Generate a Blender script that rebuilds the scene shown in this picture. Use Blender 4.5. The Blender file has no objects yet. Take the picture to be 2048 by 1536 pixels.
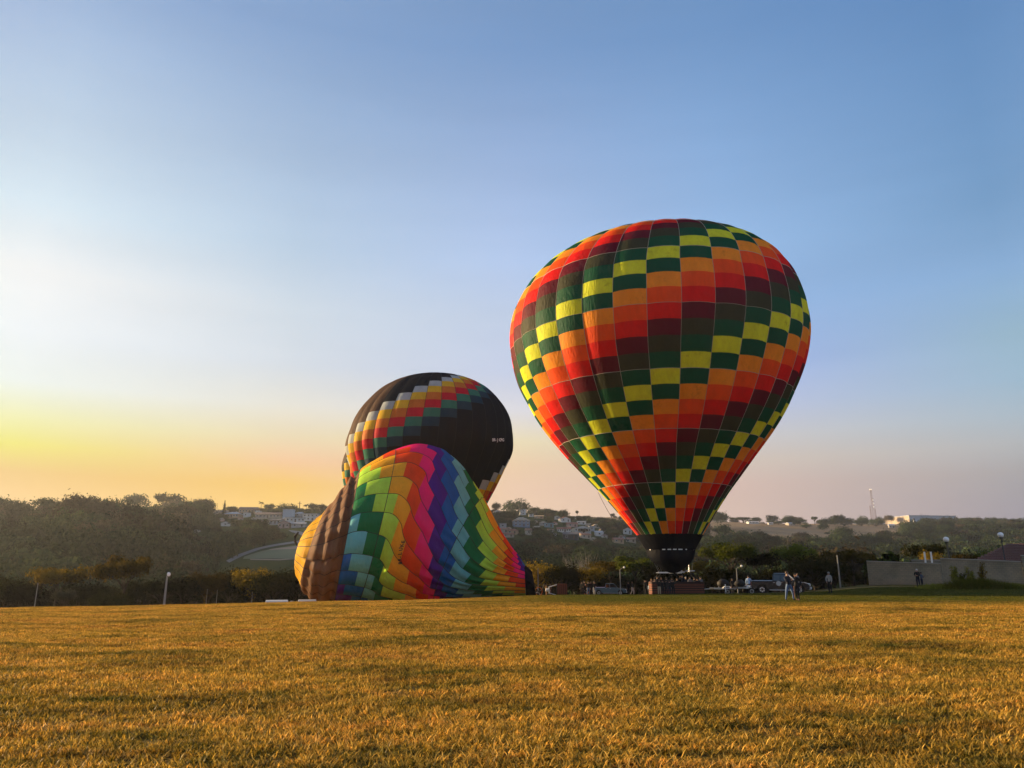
import bpy, bmesh, math, random
import numpy as np
from mathutils import Vector, Matrix, Euler

random.seed(7)
rng = np.random.default_rng(7)
scene = bpy.context.scene
COL = scene.collection

# ------------------------------------------------------------------ camera
PITCH = math.radians(14.2)
FPX = 1500.0
CP, SP = math.cos(PITCH), math.sin(PITCH)
EYE = 1.6
cam_data = bpy.data.cameras.new("camera")
cam = bpy.data.objects.new("camera", cam_data)
COL.objects.link(cam)
cam_data.sensor_width = 36.0
cam_data.lens = 36.0 * FPX / 2048.0
cam_data.clip_start = 0.1
cam_data.clip_end = 20000.0
cam.location = (0, 0, EYE)
cam.rotation_euler = (math.pi / 2 + PITCH, 0, 0)
scene.camera = cam

# ------------------------------------------------------------------ sky, sun, exposure
SUN_AZ = math.radians(-63.0)      # measured from the view axis (+Y), negative is left
SUN_EL = math.radians(11.5)
sun_dir = Vector((math.sin(SUN_AZ) * math.cos(SUN_EL), math.cos(SUN_AZ) * math.cos(SUN_EL), math.sin(SUN_EL)))
world = bpy.data.worlds.new("World")
scene.world = world
world.use_nodes = True
wn, wl = world.node_tree.nodes, world.node_tree.links
wn.clear()
w_out = wn.new("ShaderNodeOutputWorld")
w_bg = wn.new("ShaderNodeBackground")
w_sky = wn.new("ShaderNodeTexSky")
w_sky.sky_type = 'NISHITA'
w_sky.sun_disc = False
w_sky.sun_elevation = SUN_EL
w_sky.sun_rotation = SUN_AZ
w_sky.altitude = 700
w_sky.air_density = 1.0
w_sky.dust_density = 2.0
w_sky.ozone_density = 2.0
w_bg.inputs['Strength'].default_value = 0.1
#SKYBEGIN
def _sky_nodes():
    """clear morning sky: the Nishita sky plus the pale haze band and the glow on the sun's side,
    laid out by height above the horizon and by azimuth away from the sun"""
    def math_(op, a, b=None, clamp=False):
        q = wn.new('ShaderNodeMath'); q.operation = op; q.use_clamp = clamp
        for i, v in enumerate((a, b)):
            if v is None: continue
            if isinstance(v, (int, float)): q.inputs[i].default_value = v
            else: wl.new(v, q.inputs[i])
        return q.outputs[0]
    tc = wn.new('ShaderNodeTexCoord')
    nz = wn.new('ShaderNodeVectorMath'); nz.operation = 'NORMALIZE'
    wl.new(tc.outputs['Generated'], nz.inputs[0])
    sep = wn.new('ShaderNodeSeparateXYZ'); wl.new(nz.outputs[0], sep.inputs[0])
    s = math_('MAXIMUM', sep.outputs['Z'], 0.0)
    hv = wn.new('ShaderNodeCombineXYZ'); wl.new(sep.outputs['X'], hv.inputs[0]); wl.new(sep.outputs['Y'], hv.inputs[1])
    hn = wn.new('ShaderNodeVectorMath'); hn.operation = 'NORMALIZE'; wl.new(hv.outputs[0], hn.inputs[0])
    da = wn.new('ShaderNodeVectorMath'); da.operation = 'DOT_PRODUCT'; wl.new(hn.outputs[0], da.inputs[0])
    da.inputs[1].default_value = (math.sin(SUN_AZ), math.cos(SUN_AZ), 0)
    azd = math_('MULTIPLY', math_('ARCCOSINE', da.outputs['Value']), 180 / math.pi)
    cur = None
    for k, col in enumerate(SKY_TAB):
        r = wn.new('ShaderNodeValToRGB'); e = r.color_ramp.elements
        for i, c in enumerate(col):
            q = e[i] if i < 2 else e.new(SKY_S[i])
            q.position = SKY_S[i]; q.color = (*c, 1)
        wl.new(s, r.inputs['Fac'])
        if cur is None: cur = r.outputs['Color']; continue
        f = wn.new('ShaderNodeMapRange'); f.interpolation_type = 'LINEAR'
        f.inputs['From Min'].default_value = SKY_AZ[k-1]; f.inputs['From Max'].default_value = SKY_AZ[k]
        wl.new(azd, f.inputs['Value'])
        mx = wn.new('ShaderNodeMix'); mx.data_type = 'RGBA'
        wl.new(f.outputs[0], mx.inputs['Factor']); wl.new(cur, mx.inputs['A']); wl.new(r.outputs['Color'], mx.inputs['B'])
        cur = mx.outputs['Result']
    # the faintest unevenness of smoke low over the hills
    no = wn.new('ShaderNodeTexNoise'); no.inputs['Scale'].default_value = 2.2; no.inputs['Detail'].default_value = 5
    mp = wn.new('ShaderNodeMapping'); mp.inputs['Scale'].default_value = (1, 1, 7); wl.new(nz.outputs[0], mp.inputs['Vector'])
    wl.new(mp.outputs[0], no.inputs['Vector'])
    cl = wn.new('ShaderNodeMapRange'); cl.inputs['From Min'].default_value = 0.3; cl.inputs['From Max'].default_value = 0.7
    cl.inputs['To Min'].default_value = 0.965 * SKY_GAIN; cl.inputs['To Max'].default_value = 1.035 * SKY_GAIN
    wl.new(no.outputs['Fac'], cl.inputs['Value'])
    ml = wn.new('ShaderNodeVectorMath'); ml.operation = 'SCALE'; wl.new(cur, ml.inputs[0]); wl.new(cl.outputs[0], ml.inputs['Scale'])
    nk = wn.new('ShaderNodeVectorMath'); nk.operation = 'SCALE'; nk.inputs['Scale'].default_value = SKY_NISHITA; wl.new(w_sky.outputs[0], nk.inputs[0])
    fin = wn.new('ShaderNodeVectorMath'); fin.operation = 'ADD'; wl.new(ml.outputs[0], fin.inputs[0]); wl.new(nk.outputs[0], fin.inputs[1])
    wl.new(fin.outputs[0], w_bg.inputs['Color'])
SKY_GAIN = 5.0
SKY_NISHITA = 0.05
SKY_AZ = [0, 29, 46, 63, 80, 98, 180]
SKY_S = [0, 0.06, 0.11, 0.14, 0.17, 0.21, 0.26, 0.33, 0.40, 0.62, 1.0]
#TAB
SKY_TAB = [[(0.237, 0.164, 0.000), (0.237, 0.165, 0.000), (0.238, 0.169, 0.000), (0.279, 0.297, 0.017), (0.337, 0.434, 0.191), (0.400, 0.537, 0.373), (0.452, 0.583, 0.495), (0.431, 0.543, 0.529), (0.284, 0.396, 0.474), (0.130, 0.174, 0.374), (0.096, 0.130, 0.300)],
           [(0.332, 0.156, 0.000), (0.329, 0.154, 0.000), (0.343, 0.191, 0.000), (0.394, 0.383, 0.000), (0.428, 0.454, 0.207), (0.460, 0.520, 0.518), (0.493, 0.539, 0.573), (0.534, 0.552, 0.560), (0.408, 0.502, 0.570), (0.166, 0.260, 0.427), (0.119, 0.192, 0.334)],
           [(0.520, 0.282, 0.006), (0.524, 0.283, 0.000), (0.532, 0.290, 0.000), (0.542, 0.317, 0.153), (0.493, 0.408, 0.249), (0.490, 0.479, 0.427), (0.401, 0.443, 0.491), (0.383, 0.444, 0.505), (0.306, 0.400, 0.507), (0.139, 0.232, 0.398), (0.127, 0.189, 0.309)],
           [(0.523, 0.341, 0.219), (0.523, 0.342, 0.225), (0.522, 0.345, 0.234), (0.535, 0.371, 0.227), (0.545, 0.458, 0.276), (0.484, 0.473, 0.499), (0.363, 0.409, 0.532), (0.341, 0.406, 0.525), (0.296, 0.390, 0.569), (0.118, 0.211, 0.382), (0.088, 0.162, 0.297)],
           [(0.397, 0.279, 0.247), (0.400, 0.280, 0.247), (0.412, 0.293, 0.253), (0.412, 0.338, 0.286), (0.394, 0.375, 0.378), (0.335, 0.368, 0.512), (0.233, 0.308, 0.551), (0.197, 0.316, 0.521), (0.210, 0.342, 0.547), (0.098, 0.195, 0.369), (0.071, 0.147, 0.287)],
           [(0.177, 0.162, 0.212), (0.171, 0.159, 0.209), (0.246, 0.232, 0.240), (0.292, 0.301, 0.311), (0.262, 0.320, 0.369), (0.221, 0.326, 0.415), (0.195, 0.304, 0.387), (0.161, 0.282, 0.454), (0.111, 0.219, 0.375), (0.070, 0.163, 0.339), (0.058, 0.135, 0.281)],
           [(0.545, 0.474, 0.458), (0.554, 0.486, 0.473), (0.545, 0.494, 0.498), (0.525, 0.497, 0.533), (0.506, 0.497, 0.561), (0.470, 0.493, 0.579), (0.434, 0.488, 0.597), (0.380, 0.453, 0.588), (0.324, 0.415, 0.578), (0.219, 0.328, 0.529), (0.180, 0.287, 0.483)]]
#ENDTAB
_sky_nodes()
#SKYEND
wl.new(w_bg.outputs[0], w_out.inputs['Surface'])

sun_l = bpy.data.lights.new("sun", 'SUN')
sun_l.energy = 5.0
sun_l.angle = math.radians(0.5)
sun_l.color = (1.0, 0.70, 0.38)
sun_o = bpy.data.objects.new("sun", sun_l)
COL.objects.link(sun_o)
sun_o.rotation_euler = (-sun_dir).to_track_quat('-Z', 'Y').to_euler()
sun_o.location = (-60, 30, 60)

scene.view_settings.view_transform = 'Standard'
scene.view_settings.look = 'None'
scene.view_settings.gamma = 1.0
scene.view_settings.use_curve_mapping = False
scene.view_settings.exposure = 1.5
scene.render.engine = 'CYCLES'
cy = scene.cycles
cy.max_bounces = 9
cy.diffuse_bounces = 5
cy.glossy_bounces = 2
cy.transmission_bounces = 7
cy.volume_bounces = 0
cy.transparent_max_bounces = 6
cy.sample_clamp_indirect = 6.0
cy.use_denoising = True
cy.use_adaptive_sampling = True
cy.adaptive_threshold = 0.02
cy.volume_step_rate = 4

# ------------------------------------------------------------------ helpers
def unproj(px, py, Y):
    """world point at depth Y that the photograph shows at pixel (px, py)"""
    yc = (768 - py) / FPX
    xc = (px - 1024) / FPX
    k = Y / (CP - yc * SP)
    return (xc * k, Y, EYE + (SP + yc * CP) * k)

def proj(x, y, z):
    z = z - EYE
    d = y * CP + z * SP
    u = -y * SP + z * CP
    return 1024 + FPX * x / d, 768 - FPX * u / d

def pchip(x, xk, yk):
    xk = np.array(xk, float); yk = np.array(yk, float)
    h = np.diff(xk); d = np.diff(yk) / h
    m = np.zeros(len(xk)); m[0] = d[0]; m[-1] = d[-1]
    for i in range(1, len(xk) - 1):
        m[i] = 0 if d[i-1] * d[i] <= 0 else 2 * d[i-1] * d[i] / (d[i-1] + d[i])
    x = np.clip(x, xk[0], xk[-1])
    i = np.clip(np.searchsorted(xk, x) - 1, 0, len(xk) - 2)
    t = (x - xk[i]) / h[i]
    return ((2*t**3 - 3*t**2 + 1) * yk[i] + (t**3 - 2*t**2 + t) * h[i] * m[i]
            + (-2*t**3 + 3*t**2) * yk[i+1] + (t**3 - t**2) * h[i] * m[i+1])

def tag(o, label=None, cat=None, group=None, kind=None):
    if label: o['label'] = label
    if cat: o['category'] = cat
    if group: o['group'] = group
    if kind: o['kind'] = kind
    return o

def empty(name, loc=(0, 0, 0), rz=0.0, label=None, cat=None, group=None):
    o = bpy.data.objects.new(name, None)
    COL.objects.link(o)
    o.location = loc
    o.rotation_euler = (0, 0, rz)
    o.empty_display_size = 0.2
    return tag(o, label, cat, group)

def link_mesh(name, me, parent=None):
    o = bpy.data.objects.new(name, me)
    COL.objects.link(o)
    if parent is not None: o.parent = parent
    return o

def copy_tree(root):
    def rec(o, par):
        c = o.copy()
        COL.objects.link(c)
        c.parent = par
        for ch in kids.get(o.name, ()):
            rec(ch, c)
        return c
    kids = {}
    def gather(o):
        kids[o.name] = list(o.children)
        for ch in o.children: gather(ch)
    gather(root)
    return rec(root, None)

class MB:
    """collects simple solids, then becomes one mesh object"""
    def __init__(s):
        s.v = []; s.f = []; s.m = []
    def add(s, verts, faces, mi=0):
        b = len(s.v)
        s.v += [tuple(v) for v in verts]
        s.f += [tuple(b + i for i in f) for f in faces]
        s.m += [mi] * len(faces)
        return s
    def box(s, c, d, rz=0.0, mi=0, top=1.0, shear=0.0):
        x, y, z = c; a, b, h = d[0]/2, d[1]/2, d[2]/2
        P = []
        cr, sr = math.cos(rz), math.sin(rz)
        for zz, k in ((-h, 1.0), (h, top)):
            for xx, yy in ((-a, -b), (a, -b), (a, b), (-a, b)):
                px, py = xx * k + (shear if zz > 0 else 0), yy * k
                P.append((x + px*cr - py*sr, y + px*sr + py*cr, z + zz))
        return s.add(P, [(0,3,2,1),(4,5,6,7),(0,1,5,4),(1,2,6,5),(2,3,7,6),(3,0,4,7)], mi)
    def tube(s, pts, rad, n=6, mi=0, cap=True):
        pts = [Vector(p) for p in pts]
        if not hasattr(rad, '__len__'): rad = [rad] * len(pts)
        rings = []
        up = Vector((0, 0, 1))
        for i, p in enumerate(pts):
            d = (pts[min(i+1, len(pts)-1)] - pts[max(i-1, 0)]).normalized()
            a = up if abs(d.dot(up)) < 0.95 else Vector((1, 0, 0))
            u = d.cross(a).normalized(); w = d.cross(u).normalized()
            rings.append([p + (u * math.cos(2*math.pi*k/n) + w * math.sin(2*math.pi*k/n)) * rad[i] for k in range(n)])
        V = [q for r in rings for q in r]
        Fc = []
        for i in range(len(pts) - 1):
            for k in range(n):
                Fc.append((i*n + k, (i+1)*n + k, (i+1)*n + (k+1) % n, i*n + (k+1) % n))
        if cap:
            Fc.append(tuple(range(n))); Fc.append(tuple((len(pts)-1)*n + k for k in reversed(range(n))))
        return s.add(V, Fc, mi)
    def ball(s, c, r, nu=10, nv=6, mi=0):
        if not hasattr(r, '__len__'): r = (r, r, r)
        V = [(c[0], c[1], c[2] - r[2])]
        for j in range(1, nv):
            a = math.pi * j / nv
            for i in range(nu):
                b = 2 * math.pi * i / nu
                V.append((c[0] + r[0]*math.sin(a)*math.cos(b), c[1] + r[1]*math.sin(a)*math.sin(b), c[2] - r[2]*math.cos(a)))
        V.append((c[0], c[1], c[2] + r[2]))
        Fc = [(0, 1 + (i+1) % nu, 1 + i) for i in range(nu)]
        for j in range(nv - 2):
            for i in range(nu):
                a = 1 + j*nu
                Fc.append((a + i, a + (i+1) % nu, a + nu + (i+1) % nu, a + nu + i))
        a = 1 + (nv-2)*nu
        Fc += [(a + i, a + (i+1) % nu, len(V) - 1) for i in range(nu)]
        return s.add(V, Fc, mi)
    def prism(s, prof, y0, y1, mi=0, k1=1.0, cz=0.0, cx=0.0):
        """profile in x,z extruded along y"""
        n = len(prof)
        V = [(x, y0, z) for x, z in prof] + [(cx + (x-cx)*k1, y1, cz + (z-cz)*k1) for x, z in prof]
        Fc = [tuple(range(n)), tuple(n + k for k in reversed(range(n)))]
        Fc += [(k, n + k, n + (k+1) % n, (k+1) % n) for k in range(n)]
        return s.add(V, Fc, mi)
    def disc(s, c, r, w, axis='y', n=16, mi=0):
        """a thick disc centred on c; axis of rotation given"""
        V = []
        for e in (-w/2, w/2):
            for k in range(n):
                a = 2*math.pi*k/n
                p, q = r*math.cos(a), r*math.sin(a)
                V.append((c[0]+p, c[1]+e, c[2]+q) if axis == 'y' else ((c[0]+e, c[1]+p, c[2]+q) if axis == 'x' else (c[0]+p, c[1]+q, c[2]+e)))
        Fc = [tuple(range(n)), tuple(n + k for k in reversed(range(n)))]
        Fc += [(k, n + k, n + (k+1) % n, (k+1) % n) for k in range(n)]
        return s.add(V, Fc, mi)
    def mesh(s, name, mats, smooth=False):
        me = bpy.data.meshes.new(name)
        me.from_pydata(s.v, [], s.f)
        for m in (mats if isinstance(mats, (list, tuple)) else [mats]): me.materials.append(m)
        me.polygons.foreach_set('material_index', s.m)
        if smooth: me.polygons.foreach_set('use_smooth', [True] * len(s.f))
        bm = bmesh.new(); bm.from_mesh(me)
        bmesh.ops.recalc_face_normals(bm, faces=bm.faces)
        bm.to_mesh(me); bm.free()
        return me
    def build(s, name, mats, parent=None, smooth=False, bevel=0.0):
        me = s.mesh(name, mats, smooth)
        if bevel:
            bm = bmesh.new(); bm.from_mesh(me)
            bmesh.ops.bevel(bm, geom=bm.edges[:], offset=bevel, segments=1, affect='EDGES', clamp_overlap=True)
            bm.to_mesh(me); bm.free()
        return link_mesh(name, me, parent)

# ------------------------------------------------------------------ materials
def new_mat(name):
    m = bpy.data.materials.new(name)
    m.use_nodes = True
    n, l = m.node_tree.nodes, m.node_tree.links
    return m, n, l, n['Principled BSDF']

def simple(name, col, rough=0.7, metal=0.0, var=0.25, scale=6.0, bump=0.0, spec=0.3, coord='Object'):
    """a base colour broken up by noise, with fine relief"""
    m, n, l, b = new_mat(name)
    tc = n.new('ShaderNodeTexCoord')
    no = n.new('ShaderNodeTexNoise'); no.inputs['Scale'].default_value = scale; no.inputs['Detail'].default_value = 6
    l.new(tc.outputs[coord], no.inputs['Vector'])
    mx = n.new('ShaderNodeMix'); mx.data_type = 'RGBA'
    mx.inputs['A'].default_value = tuple(c * (1 - var) for c in col) + (1,)
    mx.inputs['B'].default_value = tuple(min(1, c * (1 + var)) for c in col) + (1,)
    l.new(no.outputs['Fac'], mx.inputs['Factor'])
    l.new(mx.outputs['Result'], b.inputs['Base Color'])
    b.inputs['Roughness'].default_value = rough
    b.inputs['Metallic'].default_value = metal
    b.inputs['Specular IOR Level'].default_value = spec
    if bump:
        bp = n.new('ShaderNodeBump'); bp.inputs['Strength'].default_value = bump; bp.inputs['Distance'].default_value = 0.05
        l.new(no.outputs['Fac'], bp.inputs['Height']); l.new(bp.outputs[0], b.inputs['Normal'])
    return m

def foliage_mat(name, c1, c2, c3, trans=0.35):
    """leaves: per-leaf tint from the mesh, clump tint from place, light passing through"""
    m, n, l, b = new_mat(name)
    n.remove(b)
    out = n['Material Output']
    at = n.new('ShaderNodeAttribute'); at.attribute_name = 'tint'
    oi = n.new('ShaderNodeObjectInfo')
    geo = n.new('ShaderNodeNewGeometry')
    no = n.new('ShaderNodeTexNoise'); no.inputs['Scale'].default_value = 0.11; no.inputs['Detail'].default_value = 3
    l.new(geo.outputs['Position'], no.inputs['Vector'])
    a1 = n.new('ShaderNodeMath'); a1.operation = 'MULTIPLY_ADD'; a1.inputs[1].default_value = 2.4; a1.inputs[2].default_value = -0.7; a1.use_clamp = True
    l.new(no.outputs['Fac'], a1.inputs[0])
    mxa = n.new('ShaderNodeMix'); mxa.data_type = 'RGBA'
    mxa.inputs['A'].default_value = (*c1, 1); mxa.inputs['B'].default_value = (*c2, 1)
    l.new(a1.outputs[0], mxa.inputs['Factor'])
    mxb = n.new('ShaderNodeMix'); mxb.data_type = 'RGBA'
    mxb.inputs['B'].default_value = (*c3, 1)
    l.new(mxa.outputs['Result'], mxb.inputs['A'])
    mu = n.new('ShaderNodeMath'); mu.operation = 'MULTIPLY'; mu.inputs[1].default_value = 0.75
    l.new(at.outputs['Fac'], mu.inputs[0]); l.new(mu.outputs[0], mxb.inputs['Factor'])
    hs = n.new('ShaderNodeHueSaturation')
    r1 = n.new('ShaderNodeMapRange'); r1.inputs['To Min'].default_value = 0.35; r1.inputs['To Max'].default_value = 2.1
    l.new(oi.outputs['Random'], r1.inputs['Value']); l.new(r1.outputs[0], hs.inputs['Value'])
    l.new(mxb.outputs['Result'], hs.inputs['Color'])
    d = n.new('ShaderNodeBsdfDiffuse'); t = n.new('ShaderNodeBsdfTranslucent'); ms = n.new('ShaderNodeMixShader')
    ms.inputs[0].default_value = trans
    l.new(hs.outputs[0], d.inputs[0]); l.new(hs.outputs[0], t.inputs[0])
    l.new(d.outputs[0], ms.inputs[1]); l.new(t.outputs[0], ms.inputs[2])
    l.new(ms.outputs[0], out.inputs['Surface'])
    return m

HAZE_D = 0.00010
M = {}
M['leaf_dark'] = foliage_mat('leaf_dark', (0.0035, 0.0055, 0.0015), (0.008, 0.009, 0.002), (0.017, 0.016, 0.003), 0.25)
M['leaf_olive'] = foliage_mat('leaf_olive', (0.030, 0.026, 0.003), (0.075, 0.052, 0.006), (0.16, 0.105, 0.010), 0.4)
M['leaf_green'] = foliage_mat('leaf_green', (0.012, 0.026, 0.004), (0.040, 0.055, 0.006), (0.11, 0.115, 0.012), 0.4)
M['leaf_far'] = foliage_mat('leaf_far', (0.006, 0.016, 0.009), (0.015, 0.027, 0.011), (0.042, 0.050, 0.019), 0.2)
M['leaf_far_dry'] = foliage_mat('leaf_far_dry', (0.030, 0.024, 0.016), (0.042, 0.034, 0.020), (0.055, 0.045, 0.026), 0.25)
M['leaf_silver'] = foliage_mat('leaf_silver', (0.035, 0.040, 0.028), (0.05, 0.052, 0.035), (0.08, 0.08, 0.055), 0.3)
M['bark'] = simple('bark', (0.030, 0.022, 0.015), 0.9, var=0.4, scale=3, bump=0.4)
M['bark_pale'] = simple('bark_pale', (0.20, 0.18, 0.15), 0.9, var=0.3, scale=3, bump=0.3)
M['wicker'] = simple('wicker', (0.16, 0.045, 0.022), 0.75, var=0.5, scale=26, bump=0.6)
M['wicker_dark'] = simple('wicker_dark', (0.03, 0.016, 0.012), 0.8, var=0.4, scale=26, bump=0.5)
M['strap'] = simple('strap', (0.012, 0.011, 0.011), 0.7, var=0.3)
M['steel'] = simple('steel', (0.62, 0.64, 0.66), 0.28, 1.0, var=0.08, spec=0.5)
M['galv'] = simple('galv', (0.42, 0.43, 0.44), 0.45, 0.7, var=0.15)
M['white_paint'] = simple('white_paint', (0.74, 0.74, 0.72), 0.45, var=0.06, spec=0.5)
M['black_paint'] = simple('black_paint', (0.010, 0.010, 0.011), 0.22, var=0.1, spec=0.6)
M['blue_paint'] = simple('blue_paint', (0.10, 0.17, 0.20), 0.25, 0.35, var=0.05, spec=0.6)
M['dark_green_paint'] = simple('dark_green_paint', (0.012, 0.022, 0.018), 0.25, 0.2, var=0.05, spec=0.6)
M['rubber'] = simple('rubber', (0.013, 0.013, 0.013), 0.85, var=0.2)
M['glass'] = simple('glass', (0.015, 0.020, 0.024), 0.06, 0.0, var=0.05, spec=0.9)
M['lampglass'] = simple('lampglass', (0.82, 0.82, 0.80), 0.3, var=0.03)
M['taillight'] = simple('taillight', (0.30, 0.02, 0.01), 0.3)
M['concrete'] = simple('concrete', (0.33, 0.32, 0.29), 0.9, var=0.18, scale=1.2, bump=0.15)
M['pole'] = simple('pole', (0.24, 0.235, 0.22), 0.85, var=0.15, scale=2)
M['pole_dark'] = simple('pole_dark', (0.05, 0.05, 0.05), 0.6, var=0.15, scale=2)
M['asphalt'] = simple('asphalt', (0.15, 0.148, 0.145), 0.95, var=0.12, scale=0.4)
M['dirt'] = simple('dirt', (0.26, 0.19, 0.13), 0.95, var=0.3, scale=0.15)

# ------------------------------------------------------------------ the lie of the land
NEAR_C = [0, 300, 600, 800, 1000, 1100, 1300, 1600, 1750, 2048]
NEAR_Y = [0, 30, 48, 60, 80, 100, 130]
NEAR_Z = [[0, -.25, -.48, -1.3, -3.0, -4.5, -6.5],
          [0, -.20, -.36, -1.0, -2.6, -4.0, -6.0],
          [0, -.12, -.22, -.53, -1.9, -3.3, -5.5],
          [0, -.08, -.15, -.45, -1.6, -2.8, -5.0],
          [0, -.03, -.05, -.20, -.85, -1.7, -3.5],
          [0, .0, .0, -.07, -.62, -1.18, -2.02],
          [0, .0, .0, -.05, -.60, -1.12, -1.95],
          [0, .0, .0, .03, -.36, -.80, -1.3],
          [0, .02, .05, .08, .50, .45, -.3],
          [0, .02, .05, .15, .42, .5, .2]]
FAR_C = [0, 200, 400, 600, 800, 1000, 1200, 1400, 1600, 1800, 2048]
FAR_Y = [180, 240, 300, 380, 450, 550, 650, 800, 1000, 1250, 1600, 2600, 7000]
FAR_Z = {180: [-9, -9, -9, -8, -8, -9, -9, -8, -7, -7, -6],
         240: [0, -1, -3, 0, -3, -6, -7, -7, -7, -6, -6],
         300: [14, 12, 5, 9, 5, -1, -3, -5, -5, -5, -4],
         380: [26, 26, 15, 18, 14, 8, 5, 2, 0, -2, 0],
         450: [28, 30, 26, 27, 24, 19, 15, 8, 4, 4, 6],
         550: [29, 33, 38, 40, 38, 35, 31, 18, 14, 10, 14],
         650: [30, 36, 50, 53, 50, 50, 42, 30, 27, 22, 26],
         800: [30, 36, 53, 57, 56, 58, 60, 50, 46, 40, 40],
         1000: [28, 34, 50, 54, 56, 60, 66, 67, 65, 60, 55],
         1250: [24, 30, 44, 48, 50, 56, 62, 68, 76, 79, 74],
         1600: [18, 22, 30, 34, 38, 44, 50, 60, 80, 84, 78],
         2600: [10, 10, 12, 14, 16, 20, 30, 50, 84, 90, 84],
         7000: [0, 0, 0, 0, 0, 0, 10, 40, 90, 120, 110]}
TC = np.arange(-100, 2160, 20.0)
TY = np.concatenate([np.arange(0, 200, 4.0), np.arange(200, 700, 10.0), np.arange(700, 1700, 25.0), np.arange(1700, 7001, 200.0)])
_near = np.array([[np.interp(c, NEAR_C, [r[k] for r in NEAR_Z]) for c in TC] for k in range(len(NEAR_Y))])
_far = np.array([[np.interp(c, FAR_C, FAR_Z[y]) for c in TC] for y in FAR_Y])
_kn = np.vstack([_near, _far]); _ky = NEAR_Y + FAR_Y
TT = np.array([pchip(TY, _ky, _kn[:, i]) for i in range(len(TC))])      # [col, Y]
for _ in range(6):
    T2 = TT.copy(); T2[1:-1] = (TT[:-2] + 2 * TT[1:-1] + TT[2:]) / 4; TT = T2

def GZ(x, Y):
    x = np.asarray(x, float); Y = np.asarray(Y, float)
    c = 1024 + 1547 * x / np.maximum(Y, 8.0)
    fade = np.clip(Y / 8.0, 0, 1)
    ci = np.clip((c - TC[0]) / 20.0, 0, len(TC) - 1.001)
    yi = np.interp(Y, TY, np.arange(len(TY))); yi = np.clip(yi, 0, len(TY) - 1.001)
    a = ci.astype(int); b = yi.astype(int); fa = ci - a; fb = yi - b
    z = (TT[a, b] * (1-fa) * (1-fb) + TT[a+1, b] * fa * (1-fb) + TT[a, b+1] * (1-fa) * fb + TT[a+1, b+1] * fa * fb) * fade
    # shallow ruts and hollows of the mown field
    n = (0.030 * np.sin(x * 0.55 + 1.3 * np.sin(Y * 0.31)) * np.sin(Y * 0.9 + 0.8 * np.sin(x * 0.23))
         + 0.014 * np.sin(x * 1.1 + Y * 1.7 + 2.0 * np.sin(x * 0.4)))
    k = np.clip(1 - (Y - 40) / 30, 0, 1) * np.clip(Y / 3, 0, 1)
    big = np.clip((Y - 170) / 80, 0, 1) * (1.2 * np.sin(x * 0.031 + 1.0) * np.sin(Y * 0.027) + 0.7 * np.sin(x * 0.083 + Y * 0.05))
    return z + n * k + big

def gz(x, Y): return float(GZ(x, Y))
def gx(px, Y): return (px - 1024) * Y / 1547.0       # x on the ground for a pixel column near the horizon
def on_ground(px, py, y0=150, y1=1500):
    """where the line of sight through a pixel first meets the ground beyond y0 (else the skyline there)"""
    Y = np.arange(y0, y1, 3.0)
    yc = (768 - py) / FPX; k = Y / (CP - yc * SP)
    X = (px - 1024) / FPX * k; Zr = EYE + (SP + yc * CP) * k; Zg = GZ(X, Y)
    hit = np.nonzero(Zg >= Zr)[0]
    i = hit[0] if len(hit) else int(np.argmax((Zg - EYE) / Y))
    return float(X[i]), float(Y[i]), float(Zg[i])

# ground sheet: field in front, hills behind, one surface split into two objects along a shared edge
def sheet(name, ys, us, mats, fn=None):
    Y, U = np.meshgrid(ys, us, indexing='ij')
    X = U * (np.maximum(Y, 0) + 70)
    Z = GZ(X, np.maximum(Y, 0))
    nr, nc = Y.shape
    V = np.stack([X.ravel(), Y.ravel(), Z.ravel()], 1)
    a = (np.arange(nr-1)[:, None] * nc + np.arange(nc-1)[None]).ravel()
    Fq = np.stack([a, a+1, a+nc+1, a+nc], 1)
    me = bpy.data.meshes.new(name)
    me.vertices.add(len(V)); me.vertices.foreach_set('co', V.ravel())
    me.loops.add(Fq.size); me.loops.foreach_set('vertex_index', Fq.ravel())
    me.polygons.add(len(Fq)); me.polygons.foreach_set('loop_start', np.arange(0, Fq.size, 4))
    me.polygons.foreach_set('use_smooth', np.ones(len(Fq), bool))
    me.update(); me.validate()
    for m in mats: me.materials.append(m)
    return link_mesh(name, me), V

def ramp(n, stops):
    r = n.new('ShaderNodeValToRGB')
    e = r.color_ramp.elements
    e[0].position, e[0].color = stops[0][0], (*stops[0][1], 1)
    e[1].position, e[1].color = stops[-1][0], (*stops[-1][1], 1)
    for p, c in stops[1:-1]:
        q = e.new(p); q.color = (*c, 1)
    return r

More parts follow.
